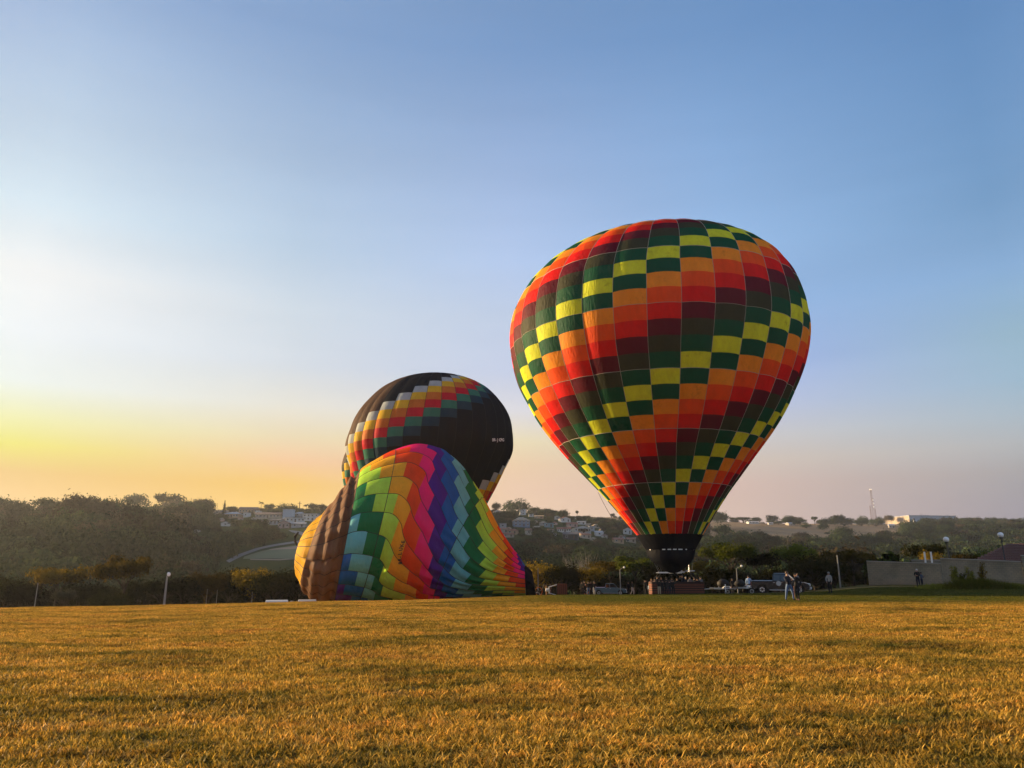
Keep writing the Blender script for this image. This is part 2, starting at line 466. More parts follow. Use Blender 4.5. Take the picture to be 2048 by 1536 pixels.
def grass_nodes(m, blades):
    """dry mown grass: straw, rust and green drifts laid out over the field by position"""
    n, l = m.node_tree.nodes, m.node_tree.links
    geo = n.new('ShaderNodeNewGeometry')
    mp = n.new('ShaderNodeMapping'); mp.inputs['Scale'].default_value = (0.45, 1.0, 1.0)
    l.new(geo.outputs['Position'], mp.inputs['Vector'])
    n1 = n.new('ShaderNodeTexNoise'); n1.inputs['Scale'].default_value = 0.42; n1.inputs['Detail'].default_value = 8; n1.inputs['Roughness'].default_value = 0.62
    n2 = n.new('ShaderNodeTexNoise'); n2.inputs['Scale'].default_value = 1.5; n2.inputs['Detail'].default_value = 5; n2.inputs['Roughness'].default_value = 0.6
    l.new(mp.outputs[0], n1.inputs['Vector']); l.new(mp.outputs[0], n2.inputs['Vector'])
    r1 = ramp(n, [(0.36, (0.050, 0.072, 0.010)), (0.44, (0.27, 0.19, 0.024)), (0.53, (0.64, 0.405, 0.065)), (0.60, (0.62, 0.335, 0.060)), (0.68, (0.24, 0.125, 0.030))])
    l.new(n1.outputs['Fac'], r1.inputs['Fac'])
    r2 = ramp(n, [(0.34, (0.075, 0.095, 0.012)), (0.48, (0.64, 0.405, 0.070)), (0.66, (0.40, 0.18, 0.038))])
    l.new(n2.outputs['Fac'], r2.inputs['Fac'])
    mx = n.new('ShaderNodeMix'); mx.data_type = 'RGBA'; mx.inputs['Factor'].default_value = 0.40
    l.new(r1.outputs[0], mx.inputs['A']); l.new(r2.outputs[0], mx.inputs['B'])
    n3 = n.new('ShaderNodeTexNoise'); n3.inputs['Scale'].default_value = 5.5; n3.inputs['Detail'].default_value = 4; n3.inputs['Roughness'].default_value = 0.7
    l.new(mp.outputs[0], n3.inputs['Vector'])
    r3 = ramp(n, [(0.34, (0.34, 0.40, 0.34)), (0.46, (0.82, 0.84, 0.80)), (0.56, (1.05, 1.02, 1.0)), (0.70, (1.35, 1.22, 1.25))]); l.new(n3.outputs['Fac'], r3.inputs['Fac'])
    m3 = n.new('ShaderNodeMix'); m3.data_type = 'RGBA'; m3.blend_type = 'MULTIPLY'; m3.inputs['Factor'].default_value = 1.0
    l.new(mx.outputs['Result'], m3.inputs['A']); l.new(r3.outputs[0], m3.inputs['B'])
    out = m3.outputs['Result']
    # the far side of the field, by the vehicles and the wall, is greener and darker: the balloons' shade strip put into the colour
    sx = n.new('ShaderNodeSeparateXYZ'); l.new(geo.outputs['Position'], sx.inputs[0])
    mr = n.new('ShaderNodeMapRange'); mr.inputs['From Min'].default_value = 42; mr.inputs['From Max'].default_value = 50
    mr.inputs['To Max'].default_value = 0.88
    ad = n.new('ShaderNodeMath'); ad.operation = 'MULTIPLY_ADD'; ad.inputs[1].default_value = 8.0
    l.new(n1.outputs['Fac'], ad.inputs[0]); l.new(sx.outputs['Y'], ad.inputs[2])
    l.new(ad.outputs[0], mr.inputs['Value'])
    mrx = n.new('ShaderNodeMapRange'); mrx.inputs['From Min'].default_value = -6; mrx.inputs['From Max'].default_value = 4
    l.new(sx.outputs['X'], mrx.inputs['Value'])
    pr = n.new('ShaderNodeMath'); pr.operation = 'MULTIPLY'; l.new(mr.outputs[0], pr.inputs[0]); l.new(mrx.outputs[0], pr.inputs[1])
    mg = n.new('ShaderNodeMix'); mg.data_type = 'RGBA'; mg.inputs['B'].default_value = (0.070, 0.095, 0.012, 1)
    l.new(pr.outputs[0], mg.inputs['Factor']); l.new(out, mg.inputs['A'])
    return mg.outputs['Result'], geo, sx

m, n, l, b = new_mat('field_soil_grass')
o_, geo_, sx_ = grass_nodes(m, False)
dk = n.new('ShaderNodeMix'); dk.data_type = 'RGBA'; dk.blend_type = 'MULTIPLY'; dk.inputs['Factor'].default_value = 1.0
nf = n.new('ShaderNodeTexNoise'); nf.inputs['Scale'].default_value = 9.0; nf.inputs['Detail'].default_value = 8; nf.inputs['Roughness'].default_value = 0.75
l.new(geo_.outputs['Position'], nf.inputs['Vector'])
rf = ramp(n, [(0.35, (0.10, 0.09, 0.07)), (0.65, (0.72, 0.66, 0.60))])
l.new(nf.outputs['Fac'], rf.inputs['Fac'])
l.new(o_, dk.inputs['A']); l.new(rf.outputs[0], dk.inputs['B'])
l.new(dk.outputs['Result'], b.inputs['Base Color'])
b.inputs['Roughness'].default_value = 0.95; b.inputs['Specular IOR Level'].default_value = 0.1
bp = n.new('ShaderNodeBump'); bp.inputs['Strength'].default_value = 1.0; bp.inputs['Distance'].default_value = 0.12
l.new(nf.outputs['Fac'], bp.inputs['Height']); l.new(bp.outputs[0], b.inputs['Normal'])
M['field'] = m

m, n, l, b = new_mat('grass_blades')
n.remove(b)
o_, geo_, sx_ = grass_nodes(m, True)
at = n.new('ShaderNodeAttribute'); at.attribute_name = 'tint'
rt = ramp(n, [(0.0, (0.18, 0.22, 0.10)), (0.26, (0.50, 0.52, 0.36)), (0.58, (1.1, 1.0, 0.85)), (0.86, (1.5, 1.4, 1.4)), (1.0, (1.8, 1.8, 2.4))])
l.new(at.outputs['Fac'], rt.inputs['Fac'])
mm = n.new('ShaderNodeMix'); mm.data_type = 'RGBA'; mm.blend_type = 'MULTIPLY'; mm.inputs['Factor'].default_value = 1.0
l.new(o_, mm.inputs['A']); l.new(rt.outputs[0], mm.inputs['B'])
d = n.new('ShaderNodeBsdfDiffuse'); t = n.new('ShaderNodeBsdfTranslucent'); ms = n.new('ShaderNodeMixShader'); ms.inputs[0].default_value = 0.35
l.new(mm.outputs['Result'], d.inputs[0]); l.new(mm.outputs['Result'], t.inputs[0])
g = n.new('ShaderNodeBsdfGlossy'); g.inputs['Roughness'].default_value = 0.4; ms2 = n.new('ShaderNodeMixShader'); ms2.inputs[0].default_value = 0.015
l.new(d.outputs[0], ms.inputs[1]); l.new(t.outputs[0], ms.inputs[2])
l.new(ms.outputs[0], ms2.inputs[1]); l.new(g.outputs[0], ms2.inputs[2])
l.new(ms2.outputs[0], n['Material Output'].inputs['Surface'])
M['blades'] = m

m, n, l, b = new_mat('hillside_ground')
geo = n.new('ShaderNodeNewGeometry')
mp = n.new('ShaderNodeMapping'); mp.inputs['Scale'].default_value = (0.6, 1.0, 2.5)
l.new(geo.outputs['Position'], mp.inputs['Vector'])
n1 = n.new('ShaderNodeTexNoise'); n1.inputs['Scale'].default_value = 0.02; n1.inputs['Detail'].default_value = 10; n1.inputs['Roughness'].default_value = 0.6
l.new(mp.outputs[0], n1.inputs['Vector'])
rg = ramp(n, [(0.35, (0.030, 0.042, 0.014)), (0.65, (0.060, 0.066, 0.022))])
rd = ramp(n, [(0.30, (0.15, 0.105, 0.060)), (0.50, (0.24, 0.17, 0.10)), (0.72, (0.30, 0.21, 0.13))])
l.new(n1.outputs['Fac'], rg.inputs['Fac']); l.new(n1.outputs['Fac'], rd.inputs['Fac'])
at = n.new('ShaderNodeAttribute'); at.attribute_name = 'dry'
mx = n.new('ShaderNodeMix'); mx.data_type = 'RGBA'
l.new(at.outputs['Fac'], mx.inputs['Factor']); l.new(rg.outputs[0], mx.inputs['A']); l.new(rd.outputs[0], mx.inputs['B'])
l.new(mx.outputs['Result'], b.inputs['Base Color'])
b.inputs['Roughness'].default_value = 1.0; b.inputs['Specular IOR Level'].default_value = 0.0
M['hill'] = m

ys_f = np.concatenate([np.arange(-300, -10, 20.0), np.arange(-10, 50, 0.35), np.arange(50, 90, 0.8), np.arange(90, 161, 2.5)])
us_f = np.linspace(-1.0, 1.0, 330)
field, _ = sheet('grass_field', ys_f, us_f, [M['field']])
tag(field, kind='structure')
ys_h = np.concatenate([[ys_f[-1]], np.arange(164, 700, 6.0), np.arange(700, 1700, 25.0), np.arange(1700, 7001, 260.0)])
hills, HV = sheet('hills', ys_h, np.linspace(-1.0, 1.0, 300), [M['hill']])
tag(hills, kind='structure')

def dry_mask(x, Y):
    """pasture in place of woodland: the tan hill on the right and the skyline beyond the town"""
    c = 1024 + 1547 * x / np.maximum(Y, 8)
    edge = np.interp(c, [0, 1080, 1130, 1250, 1400, 1500, 1620, 1760, 1860, 1930, 2048], [9e3, 9e3, 700, 680, 620, 560, 600, 640, 900, 9e3, 9e3])
    return np.clip((Y - edge + 18 * np.sin(x * 0.05)) / 25, 0, 1)
dm = dry_mask(HV[:, 0], HV[:, 1])
att = hills.data.attributes.new('dry', 'FLOAT', 'POINT')
att.data.foreach_set('value', dm.astype(np.float32))

# ------------------------------------------------------------------ scatter: one node group, used only for the uncountable masses
def scatter(host_name, pts, scales, rots, sources, label, tilt=None):
    me = bpy.data.meshes.new(host_name)
    me.vertices.add(len(pts)); me.vertices.foreach_set('co', np.asarray(pts, np.float32).ravel())
    a = me.attributes.new('sc', 'FLOAT', 'POINT'); a.data.foreach_set('value', np.asarray(scales, np.float32))
    a = me.attributes.new('rz', 'FLOAT', 'POINT'); a.data.foreach_set('value', np.asarray(rots, np.float32))
    for nm, vals in (('rx', tilt[0] if tilt else None), ('ry', tilt[1] if tilt else None)):
        if vals is not None:
            a = me.attributes.new(nm, 'FLOAT', 'POINT'); a.data.foreach_set('value', np.asarray(vals, np.float32))
    a = me.attributes.new('ix', 'INT', 'POINT'); a.data.foreach_set('value', (np.arange(len(pts)) * 7919 % len(sources)).astype(np.int32))
    o = link_mesh(host_name, me)
    ng = bpy.data.node_groups.new(host_name + '_nodes', 'GeometryNodeTree')
    ng.interface.new_socket('Geometry', in_out='INPUT', socket_type='NodeSocketGeometry')
    ng.interface.new_socket('Geometry', in_out='OUTPUT', socket_type='NodeSocketGeometry')
    n, l = ng.nodes, ng.links
    gi, go = n.new('NodeGroupInput'), n.new('NodeGroupOutput')
    iop = n.new('GeometryNodeInstanceOnPoints')
    gti = n.new('GeometryNodeGeometryToInstance')
    for s in sources:
        oi = n.new('GeometryNodeObjectInfo'); oi.inputs['Object'].default_value = s; oi.transform_space = 'ORIGINAL'
        l.new(oi.outputs['Geometry'], gti.inputs[0])
    def attr(nm, ty):
        q = n.new('GeometryNodeInputNamedAttribute'); q.data_type = ty; q.inputs['Name'].default_value = nm
        return q.outputs['Attribute']
    cx = n.new('ShaderNodeCombineXYZ'); l.new(attr('rz', 'FLOAT'), cx.inputs['Z'])
    if tilt:
        l.new(attr('rx', 'FLOAT'), cx.inputs['X']); l.new(attr('ry', 'FLOAT'), cx.inputs['Y'])
    l.new(gi.outputs[0], iop.inputs['Points'])
    l.new(gti.outputs[0], iop.inputs['Instance'])
    iop.inputs['Pick Instance'].default_value = True
    l.new(attr('ix', 'INT'), iop.inputs['Instance Index'])
    l.new(cx.outputs[0], iop.inputs['Rotation'])
    l.new(attr('sc', 'FLOAT'), iop.inputs['Scale'])
    l.new(iop.outputs[0], go.inputs[0])
    md = o.modifiers.new('scatter', 'NODES'); md.node_group = ng
    return tag(o, label, None, None, 'stuff')

def raw_mesh(name, V, Fq, mat, tint=None, smooth=False):
    k = Fq.shape[1]
    me = bpy.data.meshes.new(name)
    me.vertices.add(len(V)); me.vertices.foreach_set('co', np.ascontiguousarray(V, np.float32).ravel())
    me.loops.add(Fq.size); me.loops.foreach_set('vertex_index', np.ascontiguousarray(Fq, np.int32).ravel())
    me.polygons.add(len(Fq)); me.polygons.foreach_set('loop_start', np.arange(0, Fq.size, k))
    if smooth: me.polygons.foreach_set('use_smooth', np.ones(len(Fq), bool))
    me.update()
    me.materials.append(mat)
    if tint is not None:
        a = me.attributes.new('tint', 'FLOAT', 'FACE'); a.data.foreach_set('value', tint.astype(np.float32))
    return me

# mown grass: bent blades in patches of about a square metre
def blade_patch(nb, size, hmin, hmax, wid):
    x = rng.uniform(-size/2, size/2, nb); y = rng.uniform(-size/2, size/2, nb)
    # blades gather in loose tufts
    cxs = rng.uniform(-size/2, size/2, (42, 2)); pick = rng.integers(0, 42, nb); pull = (rng.random(nb) < 0.55)
    x = np.where(pull, cxs[pick, 0] + rng.normal(0, 0.035, nb), x); y = np.where(pull, cxs[pick, 1] + rng.normal(0, 0.035, nb), y)
    a = rng.uniform(0, 2*np.pi, nb) + 0.5 * rng.normal(0, 1, nb)
    h = rng.uniform(hmin, hmax, nb) * (0.6 + 0.8 * rng.random(nb))
    lean = rng.uniform(0.55, 1.55, nb)          # many blades lie almost flat
    w = wid * rng.uniform(0.6, 1.4, nb)
    dx, dy = np.cos(a), np.sin(a); sx, sy = -dy, dx
    P = []
    for f, ww in ((0.0, 1.0), (0.55, 0.8)):
        L = h * f; out = L * np.sin(lean * (0.5 + 0.5*f)); up = L * np.cos(lean * (0.5 + 0.5*f))
        for s in (-1, 1):
            P.append(np.stack([x + dx*out + sx*w*ww*s/2, y + dy*out + sy*w*ww*s/2, up - 0.006], 1))
    out = h * np.sin(lean); up = h * np.cos(lean) * 0.9
    P.append(np.stack([x + dx*out, y + dy*out, up], 1))
    V = np.stack(P, 1).reshape(-1, 3)
    k = np.arange(nb) * 5
    T = np.concatenate([np.stack([k, k+1, k+3], 1), np.stack([k, k+3, k+2], 1), np.stack([k+2, k+3, k+4], 1)])
    tint = np.tile(np.clip(rng.random(nb), 0, 1), 3)
    return V, T, tint
patch_src = []
for i in range(5):
    V, T, tint = blade_patch(1700, 1.15, 0.04, 0.090, 0.0105)
    o = link_mesh('grass_tuft', raw_mesh('grass_tuft', V, T, M['blades'], tint))
    px_, y_ = 1024 + (i - 2) * 60, 9.0 + i
    o.location = (gx(px_, y_), y_, gz(gx(px_, y_), y_))
    tag(o, kind='stuff')
    patch_src.append(o)
gp, gs = [], []
Y = 5.6
while Y < 72:
    hw = 0.78 * Y + 2.5
    for x in np.arange(-hw, hw, 0.86):
        xx = x + rng.uniform(-.18, .18); yy = Y + rng.uniform(-.18, .18)
        gp.append((xx, yy, gz(xx, yy) + 0.008)); gs.append(rng.uniform(0.95, 1.25))
    Y += 0.86
gp = np.array(gp); ga = rng.uniform(0, 6.28, len(gp))
gX = (GZ(gp[:, 0] + .4, gp[:, 1]) - GZ(gp[:, 0] - .4, gp[:, 1])) / .8; gY = (GZ(gp[:, 0], gp[:, 1] + .4) - GZ(gp[:, 0], gp[:, 1] - .4)) / .8
lx = gX * np.cos(ga) + gY * np.sin(ga); ly = -gX * np.sin(ga) + gY * np.cos(ga)
scatter('grass', gp, gs, ga, patch_src, 'dry straw coloured mown grass with green tufts over the whole field', tilt=(np.arctan(ly), -np.arctan(lx)))

# where the houses of the two hill settlements stand: px, foot py, width, height, walls, roof, form, label
TOWN = [
 (994, 1020, 15, 11, 'white', 'terracotta', 'front', 'white gabled house below the huge fig tree, topmost at the left of the town', {}),
 (981, 1020, 14, 8, 'beige', 'terracotta', 'gable', 'terracotta roofed house beside the top white gabled house', {}),
 (1045, 1030, 13, 11, 'white', 'white', 'flat', 'white cubic house directly under the huge fig tree', dict(floors=2)),
 (1062, 1034, 10, 7, 'white', 'grey', 'mono', 'small white lean-to house right of the white cubic one', {}),
 (1078, 1037, 20, 6, 'tan', 'tan', 'gable', 'long low tan roofed house in the middle of the upper town', {}),
 (1042, 1054, 35, 19, 'blue', 'tan', 'hip', 'two storey blue house with pale hipped roof', dict(floors=2, cols=4, d=11)),
 (1115, 1039, 12, 8, 'white', 'white', 'front', 'small white gabled house right of the tall town palm', {}),
 (1129, 1044, 22, 10, 'white', 'red', 'front', 'white house with bright red roof under the dome shaped tree', {}),
 (1086, 1051, 17, 8, 'cream', 'tan', 'hip', 'cream house with tan roof right of the blue house', {}),
 (1098, 1055, 20, 8, 'teal', 'dark', 'flat', 'dark teal flat roofed building below the tall palm', {}),
 (1144, 1054, 22, 9, 'pinkish', 'red', 'gable', 'pinkish house with red roof behind the white hall', {}),
 (1163, 1049, 19, 7, 'white', 'grey', 'mono', 'long white shed roofed house above the white hall', {}),
 (1192, 1056, 14, 8, 'cream', 'tan', 'hip', 'small cream house right of the white shed roofed one', {}),
 (1183, 1062, 12, 9, 'grey', 'dark', 'flat', 'grey box house between the white hall and the small cream house', {}),
 (1128, 1065, 30, 10, 'white', 'red', 'gable', 'white arcaded wing with red tiled roof left of the gabled hall', dict(cols=6)),
 (1162, 1066, 36, 13, 'white', 'grey', 'front', 'large white hall with broad low gable facing the field', dict(cols=6, d=14)),
 (1142, 1079, 32, 14, 'dark', 'dark', 'gable', 'dark open sided building below the white hall', {}),
 (1170, 1077, 22, 11, 'beige', 'red', 'mono', 'red roofed veranda house right of the dark open building', {}),
 (1198, 1072, 18, 10, 'white', 'white', 'mono', 'white house with curved white wall in front at the lower right of town', {}),
 (1006, 1056, 14, 8, 'grey', 'grey', 'flat', 'grey house behind the red roofs beside the slumped balloon', {}),
 (1005, 1065, 26, 10, 'cream', 'terracotta', 'hip', 'terracotta roofed house touching the edge of the slumped balloon', {}),
 (1026, 1068, 22, 10, 'tan', 'red', 'hip', 'red roofed house below the blue house', {}),
 (1014, 1075, 26, 8, 'beige', 'red', 'gable', 'low long red roofed house lowest beside the slumped balloon', {}),
 (1057, 1070, 15, 12, 'cream', 'terracotta', 'gable', 'cream house with terracotta roof right of the small black green tree', {}),
 (1255, 1069, 18, 13, 'white', 'red', 'front', 'white gabled house with red roof behind the crown line of the big balloon', {}),
 (1236, 1086, 22, 10, 'tan', 'red', 'gable', 'red roofed house at the lower right end of the town', {}),
 (1262, 1085, 22, 9, 'beige', 'terracotta', 'gable', 'terracotta roofed house nearest the big balloon', {}),
 # village on the left
 (435, 1024, 17, 11, 'cream', 'tan', 'hip', 'beige hipped house, highest at the left end of the village', {}),
 (450, 1026, 15, 9, 'beige', 'grey', 'gable', 'grey roofed house right of the beige hipped one', {}),
 (467, 1036, 31, 12, 'tan', 'white', 'hip', 'tan house with wide white edged roof in the left village', dict(cols=5)),
 (498, 1021, 38, 13, 'tan', 'brown', 'gable', 'long orange brown building on the village skyline', dict(cols=6)),
 (494, 1034, 11, 8, 'white', 'grey', 'flat', 'tiny white house between the tan house and the long roofs', {}),
 (511, 1025, 19, 8, 'cream', 'tan', 'hip', 'cream hipped house under the skyline palm', {}),
 (538, 1037, 52, 12, 'beige', 'brown', 'gable', 'very long brown roofed house left of the white block', dict(cols=7)),
 (517, 1031, 9, 8, 'white', 'white', 'flat', 'small white tower like house at the end of the long brown roof', {}),
 (577, 1040, 22, 20, 'paleblue', 'white', 'flat', 'tall plain pale block standing over the left village', dict(cols=0, d=9)),
 (552, 1049, 32, 12, 'grey', 'dark', 'mono', 'low shed with dark grey roof below the pale block', dict(cols=4)),
 (590, 1045, 40, 9, 'white', 'grey', 'flat', 'long white wall like building right of the pale block', dict(cols=5)),
 (623, 1042, 34, 13, 'white', 'white', 'flat', 'modern white flat roofed house half hidden by the slumped balloon', dict(floors=2, cols=4)),
 (570, 1056, 25, 14, 'pinkish', 'brown', 'front', 'red brown gabled house below the pale block', dict(cols=3)),
 (598, 1055, 30, 10, 'grey', 'grey', 'gable', 'grey roofed house right of the red brown gabled one', {}),
 (440, 1043, 13, 7, 'pinkish', 'tan', 'gable', 'pinkish low house in the trees of the left village', {}),
 (451, 1052, 19, 9, 'white', 'grey', 'front', 'small white gabled house alone among trees below the left village', {}),
 (394, 1064, 9, 5, 'white', 'white', 'gable', 'tiny white house alone in the woodland left of the village', {}),
 (597, 1033, 18, 9, 'grey', 'white', 'gable', 'pale roofed house behind the modern white one', {}),
 (68, 1016, 13, 6, 'white', 'white', 'gable', 'small white building on the left skyline beside the second tree', {}),
 (6, 1024, 12, 6, 'white', 'grey', 'gable', 'white building at the very left edge on the hill', {}),
 (1580, 1050, 15, 5, 'cream', 'white', 'gable', 'pale farm house on the pasture skyline', dict(cols=3)),
 (1505, 1047, 22, 4, 'white', 'white', 'gable', 'long low white barn on the pasture skyline', dict(cols=3)),
 (1541, 1049, 10, 4, 'white', 'grey', 'gable', 'tiny white shed in the gap of the right skyline', dict(cols=1)),
 (1760, 1046, 10, 8, 'cream', 'tan', 'flat', 'small cream building left of the warehouse', dict(cols=2)),
 (1783, 1056, 12, 8, 'cream', 'white', 'gable', 'small pale house in front of the left corner of the warehouse', dict(cols=2)),
]

# ------------------------------------------------------------------ trees
def leaf_cloud(clumps, nleaf, size, rs, up=0.35):
    """leaf quads spread through a list of clumps (centre, radii); denser toward each clump's surface"""
    cl = np.array([c[0] for c in clumps], float); rd = np.array([c[1] for c in clumps], float)
    vol = (rd[:, 0] * rd[:, 1] * rd[:, 2]) ** 0.72
    pick = rs.choice(len(clumps), nleaf, p=vol / vol.sum())
    d = rs.normal(size=(nleaf, 3)); d /= np.linalg.norm(d, axis=1)[:, None]
    rad = rs.uniform(0.25, 1.0, nleaf) ** 0.45
    rag = 1 + 0.22 * rs.normal(size=nleaf).clip(-1.5, 2)
    c = cl[pick] + d * rd[pick] * (rad * rag)[:, None]
    cc = np.average(cl, axis=0, weights=vol); ext = np.abs(cl - cc).max(0) + rd.max(0)
    g = (c - cc) / ext
    nrm = d * 0.9 + g * 0.9 + rs.normal(size=(nleaf, 3)) * 0.55 + np.array([0, 0, up]); nrm /= np.linalg.norm(nrm, axis=1)[:, None]
    t = np.cross(nrm, rs.normal(size=(nleaf, 3))); t /= np.linalg.norm(t, axis=1)[:, None] + 1e-9
    b = np.cross(nrm, t)
    s = size * rs.uniform(0.6, 1.5, nleaf)[:, None]
    el = rs.uniform(0.45, 0.9, nleaf)[:, None]
    V = np.stack([c - t*s, c + b*s*el, c + t*s, c - b*s*el], 1).reshape(-1, 3)
    Fq = np.arange(nleaf * 4).reshape(-1, 4)
    tint = np.clip(rs.random(len(clumps))[pick] * 0.7 + 0.5 * rs.random(nleaf) - 0.1, 0, 1)
    return V, Fq, tint

def tree_meshes(seed, kind, nleaf, leaf, tk=1.0):
    """one tree about 1 unit tall: trunk with limbs, and a crown of leaf clumps at the limb ends"""
    rs = np.random.default_rng(seed)
    mb = MB(); clumps = []
    par = dict(umbrella=(0.46, 9, 0.40, 0.24, 0.15), round=(0.30, 11, 0.30, 0.36, 0.19), dense=(0.12, 15, 0.30, 0.44, 0.20),
               airy=(0.34, 12, 0.28, 0.36, 0.13), tall=(0.20, 13, 0.20, 0.50, 0.16), pine=(0.2, 7, 0.10, 0.5, 0.1), bush=(0.05, 12, 0.42, 0.30, 0.2), bare=(0.30, 9, 0.26, 0.45, 0.0))[kind]
    fork, nl, spread, rise, cr = par
    lean = rs.uniform(-.05, .05, 2)
    mb.tube([(0, 0, -0.06), (lean[0]*.4, lean[1]*.4, fork*.5), (lean[0], lean[1], fork)], [0.030*tk, 0.022*tk, 0.017*tk], 7)
    for i in range(nl):
        a = 2*math.pi*i/nl + rs.uniform(-.5, .5)
        k = rs.uniform(0.35, 1.0)
        out = spread * k; up = rise * (1.15 - 0.55*k if kind in ('round', 'dense', 'tall', 'bush', 'airy') else rs.uniform(.75, 1.05))
        z0 = fork * rs.uniform(0.65, 1.0)
        e = (lean[0] + out*math.cos(a), lean[1] + out*math.sin(a), min(0.93 - cr*.4, fork + up))
        m1 = (lean[0] + out*.45*math.cos(a+.2), lean[1] + out*.45*math.sin(a+.2), z0 + (e[2]-z0)*.6)
        mb.tube([(lean[0]*.8, lean[1]*.8, z0), m1, e], [0.013*tk, 0.009*tk, 0.004*tk], 5)
        pts = [e]
        for j in range(4 if kind == 'bare' else 2):
            b2 = a + rs.uniform(-1.1, 1.1)
            e2 = (e[0] + .13*math.cos(b2), e[1] + .13*math.sin(b2), e[2] + rs.uniform(-.04, .12))
            mb.tube([m1, ((m1[0]+e2[0])/2, (m1[1]+e2[1])/2, (m1[2]+e2[2])/2 + .02), e2], [0.007, 0.005, 0.002], 4)
            pts.append(e2)
            if kind == 'bare':
                for q in range(3):
                    b3 = b2 + rs.uniform(-1.2, 1.2)
                    mb.tube([e2, (e2[0] + .07*math.cos(b3), e2[1] + .07*math.sin(b3), e2[2] + rs.uniform(.02, .12))], [0.003, 0.001], 3)
        for p in pts:
            r = cr * rs.uniform(.6, 1.15)
            fl = 0.62 if kind == 'umbrella' else (0.7 if kind == 'airy' else 0.8)
            clumps.append((p, (r*1.15, r*1.15, r*fl)))
    if kind in ('dense', 'bush', 'round'):
        clumps.append(((lean[0], lean[1], fork + rise*.45), (spread*.75, spread*.75, rise*.55)))
    if kind == 'pine':
        clumps = [((0, 0, z), (0.13*(1.08-z), 0.13*(1.08-z), 0.05)) for z in np.arange(.12, 1.0, .08)]
    V, Fq, tint = leaf_cloud(clumps, max(nleaf, 4), leaf, rs) if kind != 'bare' else (np.zeros((4, 3)), np.array([[0, 1, 2, 3]]), np.zeros(1))
    top = V[:, 2].max() if kind != 'bare' else 1
    crown = raw_mesh('crown', V / [1, 1, top], Fq, M['leaf_dark'], tint)
    wid = np.percentile(np.hypot(V[:, 0], V[:, 1]), 96) * 2 if kind != 'bare' else 0.8
    return dict(trunk=mb.mesh('trunk', M['bark'], True), crown=crown, wid=wid, kind=kind)

TREES = {}
for kd, sd in (('umbrella', 11), ('umbrella', 12), ('round', 21), ('round', 22), ('dense', 31), ('dense', 32), ('dense', 33), ('airy', 41), ('airy', 42), ('tall', 51), ('tall', 52), ('bush', 71), ('bush', 72)):
    TREES.setdefault(kd, []).append(tree_meshes(sd, kd, 3400, 0.021))
FAR = {}
for kd, sd in (('umbrella', 13), ('round', 23), ('round', 25), ('dense', 34), ('dense', 35), ('airy', 43), ('airy', 44), ('tall', 53), ('pine', 61), ('bush', 73)):
    FAR.setdefault(kd, []).append(tree_meshes(sd, kd, 1500 if kd != 'airy' else 900, 0.030, 1.9))
BARE = [tree_meshes(81, 'bare', 0, 0), tree_meshes(82, 'bare', 0, 0)]
_tc = [0]
def tree(x, Y, H, W, kind, leaf, label, far=False, name=None, group=None, bark='bark', z=None, cat='tree'):
    lib = BARE if kind == 'bare' else (FAR if far else TREES)[kind]
    _tc[0] += 1
    t = lib[_tc[0] % len(lib)]
    nm = name or {'umbrella': 'spreading_tree', 'round': 'leafy_tree', 'dense': 'leafy_tree', 'airy': 'open_crowned_tree', 'tall': 'tall_tree', 'pine': 'conifer', 'bush': 'shrub', 'bare': 'bare_tree'}[kind]
    o = empty(nm, (x, Y, gz(x, Y) if z is None else z), random.uniform(0, 6.28), label, cat, group)
    sx = W / t['wid'] if W else H
    for part, mt in (('trunk', M[bark]), ('crown', M[leaf])):
        if part == 'crown' and kind == 'bare': continue
        p = link_mesh(part, t[part], o)
        p.scale = (sx, sx, H)
        p.material_slots[0].link = 'OBJECT'; p.material_slots[0].material = mt
    return o
def tree_px(px, top, w, kind, leaf, label, Y=None, base=None, **k):
    if Y is None:
        r = on_ground(px, base)
        if r is None: return None
        x, Y, z = r
    else:
        x = gx(px, Y); z = gz(x, Y)
    H = unproj(px, top, Y)[2] - z
    return tree(x, Y, max(H, 0.5), w * Y / 1547.0, kind, leaf, label, z=z, **k)

